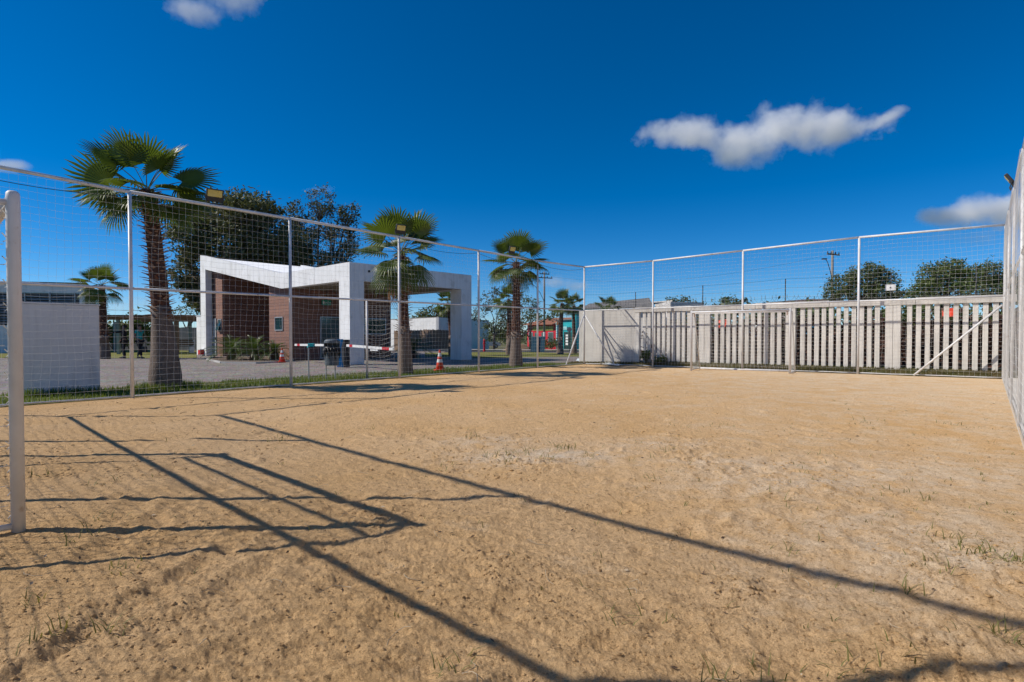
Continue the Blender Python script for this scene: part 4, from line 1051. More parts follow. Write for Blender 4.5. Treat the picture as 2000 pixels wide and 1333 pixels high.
pg = thing('pergola', at(300, 690, 37), 'brown slatted timber pergola on the lawn left of the gatehouse', 'pergola')
pz = at(300, 626, 37).z
x0, x1 = at(208, 650, 37).x, at(396, 650, 37).x
for px, Yp in ((232, 36), (345, 36), (225, 40.5), (300, 40.5), (372, 40.5)):
    P = at(px, 690, Yp); mb = MB(); mb.box((P.x, Yp, pz/2-.05), (.16 if px != 345 else .26, .16, pz+.1)); mb.build('post', M['wood'] if px == 345 else M['greenpole'], pg)
for Yp in (36, 40.5):
    mb = MB(); mb.box(((x0+x1)/2, Yp, pz+.08), (x1-x0, .12, .17)); mb.build('beam', M['wood'], pg)
mb = MB(); k = 0
while x0+k*.27 < x1: mb.box((x0+k*.27, 38.2, pz+.235), (.07, 5.6, .13)); k += 1
mb.build('rafters', M['wood'], pg)
bn = thing('park_bench', at(358, 690, 38.5), 'dark wooden bench with concrete ends under the pergola', 'bench')
P = at(356, 690, 38.5); P.z = 0
mb = MB(); 
for k in range(3): mb.box((P.x, P.y-.05+.15*k, .45), (1.25, .11, .035))
mb.build('seat', M['wood'], bn)
mb = MB()
for k in range(3): mb.box((P.x, P.y+.30+.03*k, .58+.14*k), (1.25, .03, .10))
mb.build('backrest', M['wood'], bn)
for s in (-1, 1):
    mb = MB(); mb.box((P.x+s*.60, P.y+.10, .215), (.09, .42, .43)); mb.box((P.x+s*.60, P.y+.36, .66), (.085, .07, .46)); mb.build('leg', M['concrete'], bn)
gpf = thing('plank_fence', at(300, 690, 56), 'pale grey upright plank fence behind the bench', 'fence')
mb = MB(); X0 = at(196, 650, 56).x; X1 = at(392, 650, 56).x; k = 0
while X0+k*.16 < X1: mb.box((X0+k*.16, 56, .85), (.15, .03, 2.35+rnd.uniform(-.04, .04))); k += 1
mb.build('boards', M['greyplank'], gpf)
mb = MB(); mb.box(((X0+X1)/2, 56.05, 1.6), (X1-X0, .06, .1)); mb.box(((X0+X1)/2, 56.05, .3), (X1-X0, .06, .1)); mb.build('rail', M['wood'], gpf)

# ------------------------------------------------------------------ street side behind the canopy
gb = thing('grey_building', at(840, 690, 62), 'flat roofed pale grey building behind the timber fence', 'building')
Pa, Pb, Pc = at(740, 690, 74), at(857, 690, 62), at(955, 690, 76)
for P in (Pa, Pb, Pc): P.z = 0
zt = at(857, 620.5, 62).z
wall_prism(Pa, Pb, -.7, zt, .3).build('front_wall', M['greywhite'], gb); wall_prism(Pb, Pc, -.7, zt, .3).build('side_wall', M['greywhite'], gb)
mb = MB(); mb.prism([Pa+Zu(zt+.002), Pb+Zu(zt+.002), Pc+Zu(zt+.002), Pa+Vector((4, 16, zt+.002))], (0, 0, .08)); mb.build('roof', M['greyroof'], gb)
mb = MB(); dd = (Pb-Pa).normalized(); nn = Vector((-dd.y, dd.x, 0)); a = Pa.lerp(Pb, .60); b_ = Pa.lerp(Pb, .985)
mb.prism([a-nn*.03+Zu(1.05), b_-nn*.03+Zu(1.05), b_-nn*.008+Zu(1.05), a-nn*.008+Zu(1.05)], (0, 0, .75)); mb.build('window', M['glass'], gb)
tf = thing('timber_fence', at(845, 690, 50), 'weathered brown upright timber fence under the canopy view', 'fence')
def boards(P, Q, z0, z1, m):
    mb = MB(); d = (Q-P); n = int(d.length/.17); r_ = random.Random(int(P.x*10))
    for k in range(n):
        c = P.lerp(Q, (k+.5)/n); mb.box((c.x, c.y, (z0+z1)/2+r_.uniform(-.07, .05)), (.15, .03, z1-z0), d+Vector((r_.uniform(-.02, .02), r_.uniform(-.1, .1), 0)))
    return mb
Pa, Pb, Pc = at(770, 690, 57), at(845, 690, 48), at(905, 690, 62)
for P in (Pa, Pb, Pc): P.z = 0
boards(Pa, Pb, -.3, 1.72, 0).build('boards', M['plank'], tf); o = boards(Pb, Pc, -.5, 1.72, 0).build('boards', M['plank'], tf)
# gravel kerb line
mb = MB(); P, Q = at(800, 690, 46.0), at(935, 690, 46.0); mb.box(((P.x+Q.x)/2, 46, .02), ((Q-P).length, .2, .14)); tag(mb.build('kerb', M['kerb']), 'low kerb before the timber fence', 'kerb', kind='structure')
# dirt heap
mb = MB(); c = at(1012, 681, 66); c.z = -.55
ring = []
for j in range(7):
    q = j/6; rr = 2.2*(1-q); ring.append([mb.vert((c.x+rr*math.cos(a*.4488)*(1+.2*fbm((a, j, 3), 2)), c.y+rr*.7*math.sin(a*.4488), c.z-.2+1.0*math.sin(q*1.57)+.1*fbm((a*.8, j, 1), 2))) for a in range(14)])
for j in range(6):
    for a in range(14): mb.face(ring[j][a], ring[j][(a+1) % 14], ring[j+1][(a+1) % 14], ring[j+1][a])
M['dirt'] = mat('dirt', (.30, .18, .10), (.22, .13, .075), 2, rough=1, bump=.05, bscale=6)
tag(mb.build('dirt_heap', M['dirt'], smooth=True), 'brown heap of dirt beside the street', 'dirt heap')

# parked car
def car(c, ang, label):
    root = thing('parked_car', c, label, 'car', rz=ang)
    def P(x, y, z): return Vector((x, y, z))
    mb = MB(); prof = [(-2.1, .35), (-2.15, .8), (-2.0, 1.0), (-1.0, 1.06), (1.2, 1.05), (1.95, .98), (2.1, .75), (2.1, .35)]
    mb.prism([P(x, -.85, z) for x, z in prof], (0, 1.7, 0)); mb.build('body', M['carpaint'], root, bevel=.06, world=False)
    mb = MB(); prof = [(-.95, 1.05), (-.35, 1.60), (1.15, 1.62), (1.75, 1.04)]
    a = [mb.vert(P(x, -.80+.12*(z > 1.2), z)) for x, z in prof]; b_ = [mb.vert(P(x, .80-.12*(z > 1.2), z)) for x, z in prof]
    mb.face(*a); mb.face(*b_[::-1])
    for i in range(4): j = (i+1) % 4; mb.face(a[i], b_[i], b_[j], a[j])
    mb.build('window', M['glass'], root, world=False)
    mb = MB(); mb.box((.4, 0, 1.635), (1.5, 1.34, .05)); mb.build('roof', M['carpaint'], root, bevel=.02, world=False)
    for x in (-1.3, 1.3):
        for y in (-.80, .80):
            mb = MB(); mb.tube([(x, y-.11, .34), (x, y+.11, .34)], .34, 18); w = mb.build('wheel', M['tyre'], root, world=False)
            mb = MB(); mb.tube([(x, y-.12, .34), (x, y+.12, .34)], .19, 12); mb.build('rim', M['grey_metal'], w, world=False)
    for y in (-.6, .6):
        mb = MB(); mb.box((-2.12, y, .78), (.06, .35, .14)); mb.build('headlight', M['reflect'], root, world=False)
Pk = at(952, 678, 92); Pk.z = terrain_z(0, 92); car(Pk, R(8), 'silver car parked far off between the white canopy leg and scaly palm')
# hydrant-like red post
P = gp(946, 687); hy = thing('red_bollard', P, 'short red bollard on the verge before the parked car', 'bollard')
mb = MB(); mb.lathe([(.10, 0), (.10, .08), (.075, .1), (.075, .75), (.095, .78), (.095, .84), (.05, .93)], P, 14); mb.build('body', M['red'], hy, smooth=False)
mb = MB(); mb.lathe([(.115, .55), (.115, .63)], P, 14); mb.build('collar', M['red'], hy)

# shops
YS = 84; ZS = terrain_z(0, YS)
def pt(px, z, Y=YS): return Vector(((px-1000)/F*Y, Y, z))
def shopline(pxa, Ya, pxb, Yb):
    P = Vector(((pxa-1000)/F*Ya, Ya, 0)); Q = Vector(((pxb-1000)/F*Yb, Yb, 0)); d = (Q-P).normalized(); n = Vector((d.y, -d.x, 0))
    def fx(px): return on_line(P, Q, px)
    def slab(x0, x1, z0, z1, proud, th=.08):
        a = fx(x0)+n*proud; b_ = fx(x1)+n*proud; mb = MB(); mb.box(((a.x+b_.x)/2, (a.y+b_.y)/2, (z0+z1)/2), ((b_-a).length, th, z1-z0), d); return mb
    return P, Q, d, n, fx, slab
P, Q, d, n, fx, slab = shopline(1030, 86, 1086, 81)
rs = thing('red_shop', P+Zu(ZS), 'small red shop with a yellow signboard and tiled roof edge', 'shop')
wz = at(1058, 634, 83.5).z
wall_prism(P, Q, ZS-.3, wz, 5).build('wall', M['shopred'], rs)
for x0, x1 in ((1033, 1041), (1071, 1081)):
    w = slab(x0, x1, ZS+1.05, ZS+2.6, .03).build('window', M['frame'], rs); slab(x0+.8, x1-.8, ZS+1.13, ZS+2.52, .05).build('pane', M['glass'], w)
for x0, x1 in ((1045, 1051.5), (1058, 1065)):
    d_o = slab(x0, x1, ZS, ZS+2.55, .03).build('door', M['glass'], rs); slab(x1-1, x1-.4, ZS+1, ZS+1.3, .09, .05).build('handle', M['grey_metal'], d_o)
M['yellowsign'] = mat('yellow_green_sign', (.42, .46, .10), (.36, .30, .06), 2.2, rough=.6, dirt=((.30, .10, .05), 1.2, .55, .75))
slab(1041, 1081, ZS+2.85, ZS+3.5, .06).build('signboard', M['yellowsign'], rs)
mb = MB(); p = P-d*.6+Zu(wz+.01); q = Q+d*.1+Zu(wz+.01); k = n*.8; r = n*-5+Zu(1.0)
mb.hexa([p+k-Zu(.1), q+k-Zu(.1), q+r, p+r, p+k, q+k, q+r+Zu(.1), p+r+Zu(.1)]); mb.build('roof', M['tile'], rs)
P, Q, d, n, fx, slab = shopline(1087, 80.5, 1131, 76)
ts = thing('turquoise_shop', P+Zu(ZS), 'turquoise shop with a dark door beside the red shop', 'shop')
wz2 = at(1105, 626, 78.5).z
wall_prism(P, Q, ZS-.3, wz2, 6).build('wall', M['turq'], ts)
mb = MB(); k = 0
while k*.34 < wz2-ZS-.4:
    m2 = slab(1087, 1091, ZS+.02+k*.34, ZS+.30+k*.34, .05, .10); b_ = len(mb.v); mb.v += m2.v; mb.f += [tuple(i+b_ for i in f) for f in m2.f]; mb.mi += m2.mi; k += 1
mb.build('quoins', M['turqwhite'], ts)
d_o = slab(1102, 1117, ZS-.1, ZS+2.6, .03, .10).build('door', M['glass'], ts)
for k in range(4): slab(1106, 1110.5, ZS+.75+.40*k, ZS+1.03+.40*k, .10, .02).build('notice', M['white'], d_o)
slab(1100, 1108, ZS+2.9, ZS+3.35, .05).build('signboard', M['turqwhite'], ts)
mb = MB(); p = P-d*.2+Zu(wz2+.01); q = Q+d*.2+Zu(wz2+.01); mb.prism([p+n*.3, q+n*.3, q-n*6.5, p-n*6.5], (0, 0, .14)); mb.build('roof', M['greyroof'], ts)
tt = thing('turquoise_house', pt(1126, ZS, 70), 'tall turquoise house edge just above the concrete wall end', 'house')
P, Q = pt(1125, 0, 70), pt(1240, 0, 70); wall_prism(P, Q, terrain_z(0, 70)-.1, at(1128, 603, 70).z, 5).build('wall', M['turq'], tt)
mb = MB(); zz_ = at(1128, 603, 70).z; p, q = pt(1122, zz_+.01, 69.6), pt(1242, zz_+.01, 69.6); mb.prism([p, q, q+Vector((0, 6, .4)), p+Vector((0, 6, .4))], (0, 0, .12)); mb.build('roof', M['greyroof'], tt)
M['boardblue'] = mat('board_dark_blue', (.012, .075, .12), (.01, .05, .085), 3, rough=.6)
# bundle of dark boards on easels (A-frame display boards)
for i, (px, lb) in enumerate(((1044, 'dark blue A-frame board standing on the street, left of its twin'), (1057, 'dark blue A-frame board standing on the street, right of its twin'))):
    P = gp(px, 687.5); ab = thing('display_board', P, lb, 'display board', 'display boards on the street')
    for s in (-1, 1):
        mb = MB(); mt = Matrix.Translation(P+Vector((0, s*.24, .56))) @ Matrix.Rotation(R(12*s), 4, 'Z') @ Matrix.Rotation(R(-20*-s), 4, 'X'); mb.mbox(mt, (.5, .03, 1.18)); mb.build('panel', M['boardblue'], ab)
    mb = MB(); mb.tube([P+Vector((-.2, 0, 1.12)), P+Vector((.2, 0, 1.12))], .02, 6); mb.build('hinge', M['grey_metal'], ab)
# grey-roofed house and small white building beyond the wall
gh2 = thing('grey_roof_house', at(1210, 690, 42), 'house with a dark grey sheet roof showing over the solid panel', 'house')
Yh = 42
P, Q = at(1146, 690, Yh), at(1268, 690, Yh-3); P.z = Q.z = 0
za, zb2 = at(1146, 597, Yh).z, at(1268, 592, Yh-3).z
wall_prism(P, Q, -.2, min(za, zb2)-.5, 6).build('wall', M['concrete'], gh2)
mb = MB(); e0 = at(1138, 604, Yh-.6); e1 = at(1276, 602, Yh-3.6); r0_ = at(1150, 596, Yh+4); r1_ = at(1268, 584.5, Yh+1)
mb.hexa([e0, e1, r1_, r0_, e0+Zu(.1), e1+Zu(.1), r1_+Zu(.1), r0_+Zu(.1)]); mb.build('roof', M['greyroof'], gh2)
wb = thing('white_block', at(1296, 690, 40), 'small white rendered block peeking over the wall', 'building')
P, Q = at(1279, 690, 40), at(1309, 690, 38.5); P.z = Q.z = 0; wall_prism(P, Q, -.2, at(1296, 591, 39.5).z, 3).build('wall', M['palewall'], wb)
mb = MB(); zt_ = at(1296, 591, 39.5).z; mb.prism([P+Vector((-.1, -.1, zt_)), Q+Vector((.1, -.1, zt_)), Q+Vector((.1, 3.1, zt_)), P+Vector((-.1, 3.1, zt_))], (0, 0, .08)); mb.build('coping', M['concrete'], wb)
# long low tiled roof right of the far goal
M['browntile'] = mat('brown_tile', (.13, .085, .065), (.085, .06, .05), 3, rough=.9, bump=.02, bscale=5)
lr = thing('tiled_house', at(1600, 690, 48), 'low house whose dark tiled eave shows above the slats', 'house')
P, Q = at(1518, 690, 48), at(1628, 690, 46); P.z = Q.z = 0; zr = at(1570, 590, 47).z
wall_prism(P, Q, -.2, zr-.25, 5).build('wall', M['palewall'], lr)
mb = MB(); p, q = P+Zu(zr-.25)+Vector((-.3, -.5, 0)), Q+Zu(zr+.05)+Vector((.3, -.5, 0)); mb.hexa([p, q, q+Vector((0, 5, .35)), p+Vector((0, 5, .35)), p+Zu(.07), q+Zu(.07), q+Vector((0, 5, .42)), p+Vector((0, 5, .42))]); mb.build('roof', M['browntile'], lr)
# coloured odds and ends glimpsed between the slats
def tarp(px, py, w, h, m, label, name='tarp', off=3.2):
    a = wall_a(px); r_ = (px-1000)/F
    c = wp(a, 0); c = c*(1+off/c.length); p = at(px, py, c.y); root = thing(name, Vector((p.x, p.y, p.z-h/2)), label, name.replace('_', ' '))
    mb = MB(); n = 8; front = []; 
    for i in range(n+1):
        front.append([mb.vert(p+WD*(w*(i/n-.5))+WN*(.10*fbm((i*.7, j*.7, px), 3)+.25*(j/n))+Vector((0, 0, h*(j/n-.5)+.06*fbm((i*.5, j, px), 2)))) for j in range(n+1)])
    for i in range(n):
        for j in range(n): mb.face(front[i][j], front[i+1][j], front[i+1][j+1], front[i][j+1])
    o = mb.build('cloth', m, root, smooth=True); s_ = o.modifiers.new('thick', 'SOLIDIFY'); s_.thickness = .03
    for s in (-1, 1):
        mb = MB(); q = p+WD*(w*.5*s)+WN*.2; mb.tube([Vector((q.x, q.y, .2)), Vector((q.x, q.y, p.z+h*.5))], .025, 6); mb.build('stake', M['wood'], root)
tarp(1578, 648, .75, .45, M['tarp'], 'bright blue tarp glimpsed between the slats right of the goal')
tarp(1602, 645, .5, .4, M['plastic'], 'white sheet glimpsed between the slats beside the blue tarp', 'white_sheet', 3.6)
tarp(1470, 650, .5, .55, M['plastic'], 'white sheet glimpsed between the slats behind the far goal', 'white_sheet', 3.4)
tarp(1410, 633, .55, .35, M['orange'], 'orange cloth glimpsed between the slats behind the far goal', 'orange_cloth', 3.4)
tarp(1340, 678, .8, .35, M['straw'], 'tan cloth glimpsed between the slats left of the far goal', 'tan_cloth', 2.6)
tarp(1855, 610, .4, .3, M['orange'], 'small orange cloth glimpsed high between the slats near the brace', 'orange_cloth', 3.5)

# ------------------------------------------------------------------ poles and wires
def upole(px, Yp, ytop, arms, lampdir, label, lampy, z0, reach):
    b_ = Vector(((px-1000)/F*Yp, Yp, z0)); zt = at(px, ytop, Yp).z
    root = thing('utility_pole', b_, label, 'utility pole', 'utility poles with street lamps')
    zp = z0+2.6
    mb = MB(); mb.tube([b_-Zu(.3), Vector((b_.x, b_.y, zp))], [.17, .16], 12); mb.cur = 1; mb.tube([Vector((b_.x, b_.y, zp)), Vector((b_.x, b_.y, zt))], [.159, .11], 12)
    mb.build('pole', [M['polewhite'], M['polewood']], root, smooth=True)
    for dz, w in arms:
        mb = MB(); mb.box((b_.x, b_.y-.15, zt-dz), (w, .10, .12), (1, .5)); cr = mb.build('crossarm', M['wood'], root)
        mb = MB()
        for k in (-.46, -.18, .18, .46):
            mb.lathe([(.05, 0), (.07, .06), (.04, .12), (.055, .18), (.02, .22)], (b_.x+k*w*.894, b_.y-.15+k*w*.447, zt-dz+.06), 8)
        mb.build('insulator', M['darkmetal'], cr)
    zl = at(px, lampy, Yp).z
    mb = MB(); s = lampdir*reach; mb.tube([(b_.x, b_.y-.12, zl-2.5), (b_.x+s*.35, b_.y-.2, zl-1.2), (b_.x+s*.75, b_.y-.3, zl-.3), (b_.x+s, b_.y-.35, zl)], .035, 8); la = mb.build('lamp_arm', M['darkmetal'], root, smooth=True)
    mb = MB(); mb.box((b_.x+s+lampdir*.18, b_.y-.38, zl+.04), (.5, .2, .12)); mb.build('lamp_head', M['darkmetal'], root, bevel=.04)
    return Vector((b_.x, b_.y-.15, zt))
t1 = upole(1063, 80, 531, [(.9, 2.6), (.35, 1.6)], -1, 'utility pole with crossarms standing before the red shop', 556, terrain_z(0, 80), 1.75)
t2 = upole(1624, 56, 490, [(.4, 1.9)], -1, 'weathered utility pole with a lamp beside the dark round tree', 508, terrain_z(0, 56), .85)
def cable(p, q, sag, label, r=.012):
    mb = MB(); mb.tube([p.lerp(q, t/24)-Zu(sag*4*(t/24)*(1-t/24)) for t in range(25)], r, 4, False)
    tag(mb.build('overhead_cable', M['wire']), label, 'cable', 'overhead cables between the utility poles')
cable(t1+Vector((1.1, .44, -.7)), t2+Vector((.5, .2, -.2)), 1.6, 'thin black cable strung high between the two utility poles', .007)
cable(t1+Vector((0, 0, -4.3)), Vector((-75, 70, 5.2)), 1.1, 'slack low cable running left from the first utility pole behind the canopy', .02)
cable(t1+Vector((0, 0, -4.7)), Vector((60, 92, 5.0)), .9, 'slack low cable running right from the first utility pole over the shops', .02)

# lamp with round head before the turquoise shop
P = gp(1112, 690.5); sl = thing('round_sign', P, 'round grey sign on a thin pole before the turquoise shop', 'sign')
mb = MB(); mb.tube([P, P+Zu(1.62)], .022, 8); mb.build('pole', M['darkmetal'], sl)
c = at(1112, 644, P.y); mb = MB(); mb.tube([c+Vector((0, -.03, 0)), c+Vector((0, 0.0, 0))], .17, 20); mb.build('disc', M['grey_metal'], sl)

# ------------------------------------------------------------------ barrier, bin, cones
P = gp(666, 717); bg = thing('barrier_gate', P, 'parking barrier with blue post, dark housing and striped arms', 'barrier')
mb = MB(); mb.box((P.x+.12, P.y+.12, .51), (.24, .30, 1.02), GS); mb.build('housing', M['dark'], bg, bevel=.015)
mb = MB(); c = P+Vector((.0, -.16, 0)); 
mb.prism([c+Vector((-.11, 0, 0)), c+Vector((.13, 0, 0)), c+Vector((.06, 0, .35)), c+Vector((.05, 0, .70)), c+Vector((.13, 0, 1.04)), c+Vector((-.11, 0, 1.04)), c+Vector((-.01, 0, .70)), c+Vector((-.02, 0, .35))], (0, .06, 0)); mb.build('blue_panel', M['blue'], bg)
def arm(p, q, name='arm'):
    n = 14; d = q-p
    mb = MB()
    for k in range(n):
        a = p+d*(k/n); b_ = p+d*((k+1)/n-.0005); mb.cur = 1 if (k in (12,) if q.x < p.x-1.5 else k in (1, 11, 12)) else 0
        c = (a+b_)/2; mb.box(c, ((b_-a).length, .035, .09), d)
    mb.build(name, [M['reflect'], M['red']], bg)
    mb = MB(); c = p+d*.62-Zu(.085); mb.box(c, (.5, .04, .05), d); mb.build('arm_plate', M['turq'] if q.x < p.x else M['reflect'], bg)
zA = at(659, 676.5, P.y).z
arm(Vector((P.x-.22, P.y+.3, zA+.03)), at(576, 674, 25.4)); arm(Vector((P.x+.28, P.y-.2, zA+.03)), at(768, 682.5, 18.4))
# litter bin on two posts
Yb = gp(640, 741).y
lbn = thing('litter_bin', gp(641, 741), 'dark grey hooded litter bin with a black bag on two posts', 'litter bin')
cx = at(648, 690, Yb); zt_, zb_ = at(648, 663, Yb).z, at(648, 714, Yb).z
mb = MB(); w = .195; prof = [(w*.86, zb_), (w*.9, zb_+.02), (w, zb_+(zt_-zb_)*.60)]
mb.lathe(prof, (cx.x, Yb, 0), 20); mb.build('bin_body', M['binbody'], lbn, smooth=False)
mb = MB(); z6 = zb_+(zt_-zb_)*.60
mb.lathe([(w*1.03, z6-.05), (w*1.06, z6+.05), (w*1.02, z6+.08)], (cx.x, Yb, 0), 20)
v0 = len(mb.v)
for k in range(16):
    a = k*.41; mb.tube([(cx.x+w*1.02*math.cos(a), Yb+w*1.02*math.sin(a), z6+.05), (cx.x+w*1.10*math.cos(a+.1), Yb+w*1.1*math.sin(a+.1), z6-.03-.06*rnd.random()), (cx.x+w*1.06*math.cos(a+.15), Yb+w*1.06*math.sin(a+.15), z6-.14-.12*rnd.random())], [.03, .025, .008], 5)
mb.build('bin_bag', M['rubber'], lbn, smooth=True)
mb = MB(); mb.lathe([(w*1.02, zt_-.10), (w*1.0, zt_-.05), (w*.82, zt_-.012), (w*.4, zt_), (.02, zt_+.002)], (cx.x, Yb, 0), 20)
for k in range(9):   # back half of the hood
    a = math.pi*.05+k*math.pi*.9/8
    mb.box((cx.x+w*math.cos(a), Yb+w*math.sin(a), (z6+zt_)/2-.02), (.10, .02, zt_-z6-.06), (-math.sin(a), math.cos(a)))
mb.build('hood', M['binbody'], lbn, smooth=False)
for px in (634, 652):
    mb = MB(); q = at(px, 741, Yb); mb.tube([(q.x, Yb+.12, -.05), (q.x, Yb+.12, z6)], .016, 8); mb.build('post', M['grey_metal'], lbn)
P = gp(603, 741); tp = thing('ticket_post', P, 'thin grey post with a small teal box left of the litter bin', 'post')
mb = MB(); mb.tube([P-Zu(.05), P+Zu(.84)], .018, 8); mb.build('pole', M['grey_metal'], tp)
mb = MB(); c = at(608, 674.5, P.y); mb.box(c, (.17, .08, .09)); mb.build('box', M['turq'], tp, bevel=.01)
mb = MB(); mb.box((c.x, c.y, c.z-.055), (.15, .07, .02)); mb.build('bracket', M['dark'], tp)

def cone(p, h, label):
    root = thing('traffic_cone', p, label, 'traffic cone', 'red and white traffic cones')
    r0 = h*.20; 
    def rr(t): return r0*(1-t)+.022*t
    mb = MB(); mb.box((p.x, p.y, .022), (h*.5, h*.5, .045), (1, .4)); mb.build('base', M['orange'], root, bevel=.008)
    mb = MB(); mb.lathe([(rr(t), .045+(h-.045)*t) for t in (0, .33, .36, .66, .70, .97, 1)], p, 20); mb.build('cone_body', M['orange'], root, smooth=True)
    for a, b_ in ((.36, .52), (.66, .84)):
        mb = MB(); mb.lathe([(rr(a)+.004, .045+(h-.045)*a), (rr(b_)+.004, .045+(h-.045)*b_)], p, 20, False); mb.build('stripe', M['reflect'], root, smooth=True)
    mb = MB(); mb.lathe([(rr(.58)+.004, .045+(h-.045)*.54), (rr(.58)+.012, .045+(h-.045)*.58), (rr(.60)+.004, .045+(h-.045)*.62)], p, 20, False); mb.build('ring', M['orange'], root)
cone(gp(551, 708), .62, 'smaller red and white cone beside the planting bed')
cone(gp(859, 724.5), .70, 'red and white cone on the grass edge right of the second palm')

# crumpled plastic at the far-left corner
pc = gp(1165, 711); ps = MB(); n = 26; ids = []
for i in range(n+1):
    row = []
    for j in range(9):
        u, v = i/n, j/8
        b_ = gp(1128, 706).lerp(gp(1212, 716), u)+nF*(.28-.5*v)*(.6+.5*math.sin(u*3))
        row.append(ps.vert((b_.x, b_.y,   .03+.10*max(0, math.sin(v*3.14))*(1-.7*u)*(.5+abs(fbm((u*7, v*3, 2), 3))*1.2))))
    ids.append(row)
for i in range(n):
    for j in range(8): ps.face(ids[i][j], ids[i+1][j], ids[i+1][j+1], ids[i][j+1])
o = ps.build('plastic_sheet', M['plastic']); o.modifiers.new('t', 'SOLIDIFY').thickness = .006
tag(o, 'crumpled whitish plastic sheet on the ground at the far corner post', 'plastic sheet')

# ------------------------------------------------------------------ people
def skinned(name, chains, m, parent, sub=2):
    """chains: list of lists of (point, radius); chains sharing a point are joined there"""
    me = bpy.data.meshes.new(name); vs = []; es = []; rs = []
    def idx(p, r):
        for i, q in enumerate(vs):
            if (Vector(q)-Vector(p)).length < 1e-4: return i
        vs.append(tuple(p)); rs.append(r); return len(vs)-1
    for ch in chains:
        prev = None
        for p, r in ch:
            i = idx(p, r)
            if prev is not None and i != prev: es.append((prev, i))
            prev = i
    me.from_pydata(vs, es, [])
    o = bpy.data.objects.new(name, me); COL.objects.link(o)
    if parent is not None: o.parent = parent
    sk = o.modifiers.new('skin', 'SKIN'); sk.use_smooth_shade = True
    me.materials.append(m)
    if not me.skin_vertices: 
        bpy.context.view_layer.update()
    sv = me.skin_vertices[0].data if me.skin_vertices else None
    if sv:
        for i, r in enumerate(rs):
            rr = r if isinstance(r, tuple) else (r, r); sv[i].radius = rr
        sv[0].use_root = True
    o.modifiers.new('sub', 'SUBSURF').levels = sub; o.modifiers['sub'].render_levels = sub
    return o
def person(p, rz, label, pose, top, bottom, hairlen):
    root = thing('person', p, label, 'person', rz=rz)
    V = Vector
    hip = V((0, 0, .93)); ch = V((0, .0, 1.28)); nk = V((0, 0, 1.46)); hd = V((0, -.015, 1.58)); ht = V((0, -.005, 1.70))
    L = {}
    for s in (-1, 1):
        k = 'l' if s < 0 else 'r'
        L['h'+k] = V((s*.10, 0, .90)); L['sh'+k] = V((s*.18, 0, 1.42))
        st = pose['stride']*s
        L['k'+k] = V((s*.11, -.05+st*.45, .50)); L['a'+k] = V((s*.115, st*1.0+.02, .085)); L['t'+k] = V((s*.12, st*1.0-.15, .03))
        L['e'+k], L['w'+k] = [V(x) for x in pose['arm'+k]]
    chains = [[(hip, (.145, .105)), (V((0, 0, 1.10)), (.125, .095)), (ch, (.155, .105)), (V((0, 0, 1.42)), (.12, .075)), (nk, .052), (V((0, -.01, 1.52)), (.062, .075)), (hd, (.075, .092)), (ht, (.055, .07))],
              [(hd, .08), (V((0, -.105, 1.575)), .014)]]
    for k, s in (('l', -1), ('r', 1)):
        chains.append([(hip, (.145, .105)), (L['h'+k], .095), (L['k'+k], .058), (L['k'+k].lerp(L['a'+k], .3), .055), (L['a'+k], .036), (L['t'+k], .030)])
        chains.append([(V((0, 0, 1.42)), (.12, .075)), (L['sh'+k], .058), (L['e'+k], .040), (L['w'+k], .027)])
        d = (L['w'+k]-L['e'+k]).normalized(); side = d.cross(V((0, 1, .2))).normalized(); pm = L['w'+k]+d*.075
        chains.append([(L['w'+k], .027), (pm, (.034, .018))])
        for f in range(4):
            b_ = pm+side*(f-1.5)*.019+d*.012; ln = (.068, .078, .072, .056)[f]; curl = V((0, -.02, 0))
            chains.append([(pm, (.034, .018)), (b_, .009), (b_+d*ln*.5, .008), (b_+d*ln*.95+curl, .0065)])
        tb = L['w'+k]+d*.03; chains.append([(L['w'+k], .027), (tb+side*-.035, .010), (tb+side*-.052+d*.045, .008)])
        # ears
        chains.append([(hd, .08), (V((s*.083, .0, 1.585)), .014)])
    skinned('body', chains, M['skin'], root)
    # eyes, mouth
    mb = MB()
    for s in (-1, 1): mb.box((s*.032, -.105, 1.605), (.026, .012, .012))
    mb.build('eyes', M['hair'], root, world=False)
    mb = MB(); mb.box((0, -.103, 1.53), (.045, .01, .009)); mb.build('mouth', M['rust'], root, world=False)
    hr = [[(V((0, .01, 1.645)), (.092, .10)), (V((0, .02, 1.70)), (.072, .082))], [(V((0, .01, 1.645)), (.092, .1)), (V((0, .06, 1.60)), (.075, .05)), (V((0, .075, 1.58-hairlen)), (.055, .03))]]
    skinned('hair', hr, M['hair'], root)
    shirt = [[(V((0, 0, .90)), (.165, .125)), (V((0, 0, 1.10)), (.148, .115)), (ch, (.172, .122)), (V((0, 0, 1.425)), (.135, .09)), (V((0, 0, 1.47)), (.07, .062))]]
    for k in 'lr':
        e = L['sh'+k].lerp(L['e'+k], pose['sleeve']); shc = [(V((0, 0, 1.425)), (.135, .09)), (L['sh'+k], .072), (e, .056)]
        if pose['sleeve'] >= 1: shc.append((L['e'+k].lerp(L['w'+k], .92), .042))
        shirt.append(shc)
    skinned('shirt', shirt, top, root)
    tr = []
    for k in 'lr': tr.append([(V((0, 0, .94)), (.16, .118)), (L['h'+k]+V((0, 0, -.04)), .112), (L['k'+k], .078), (L['k'+k].lerp(L['a'+k], .85), .062)])
    skinned('trousers', tr, bottom, root)
    for k in 'lr': skinned('shoe', [[(L['a'+k]+V((0, .03, -.045)), (.045, .04)), (L['t'+k]+V((0, .03, .012)), (.042, .03)), (L['t'+k]+V((0, -.05, .008)), (.034, .024))]], M['dark'], root, 1)
    return root
sF = 1.0
pm_ = gp(243, 700.5)
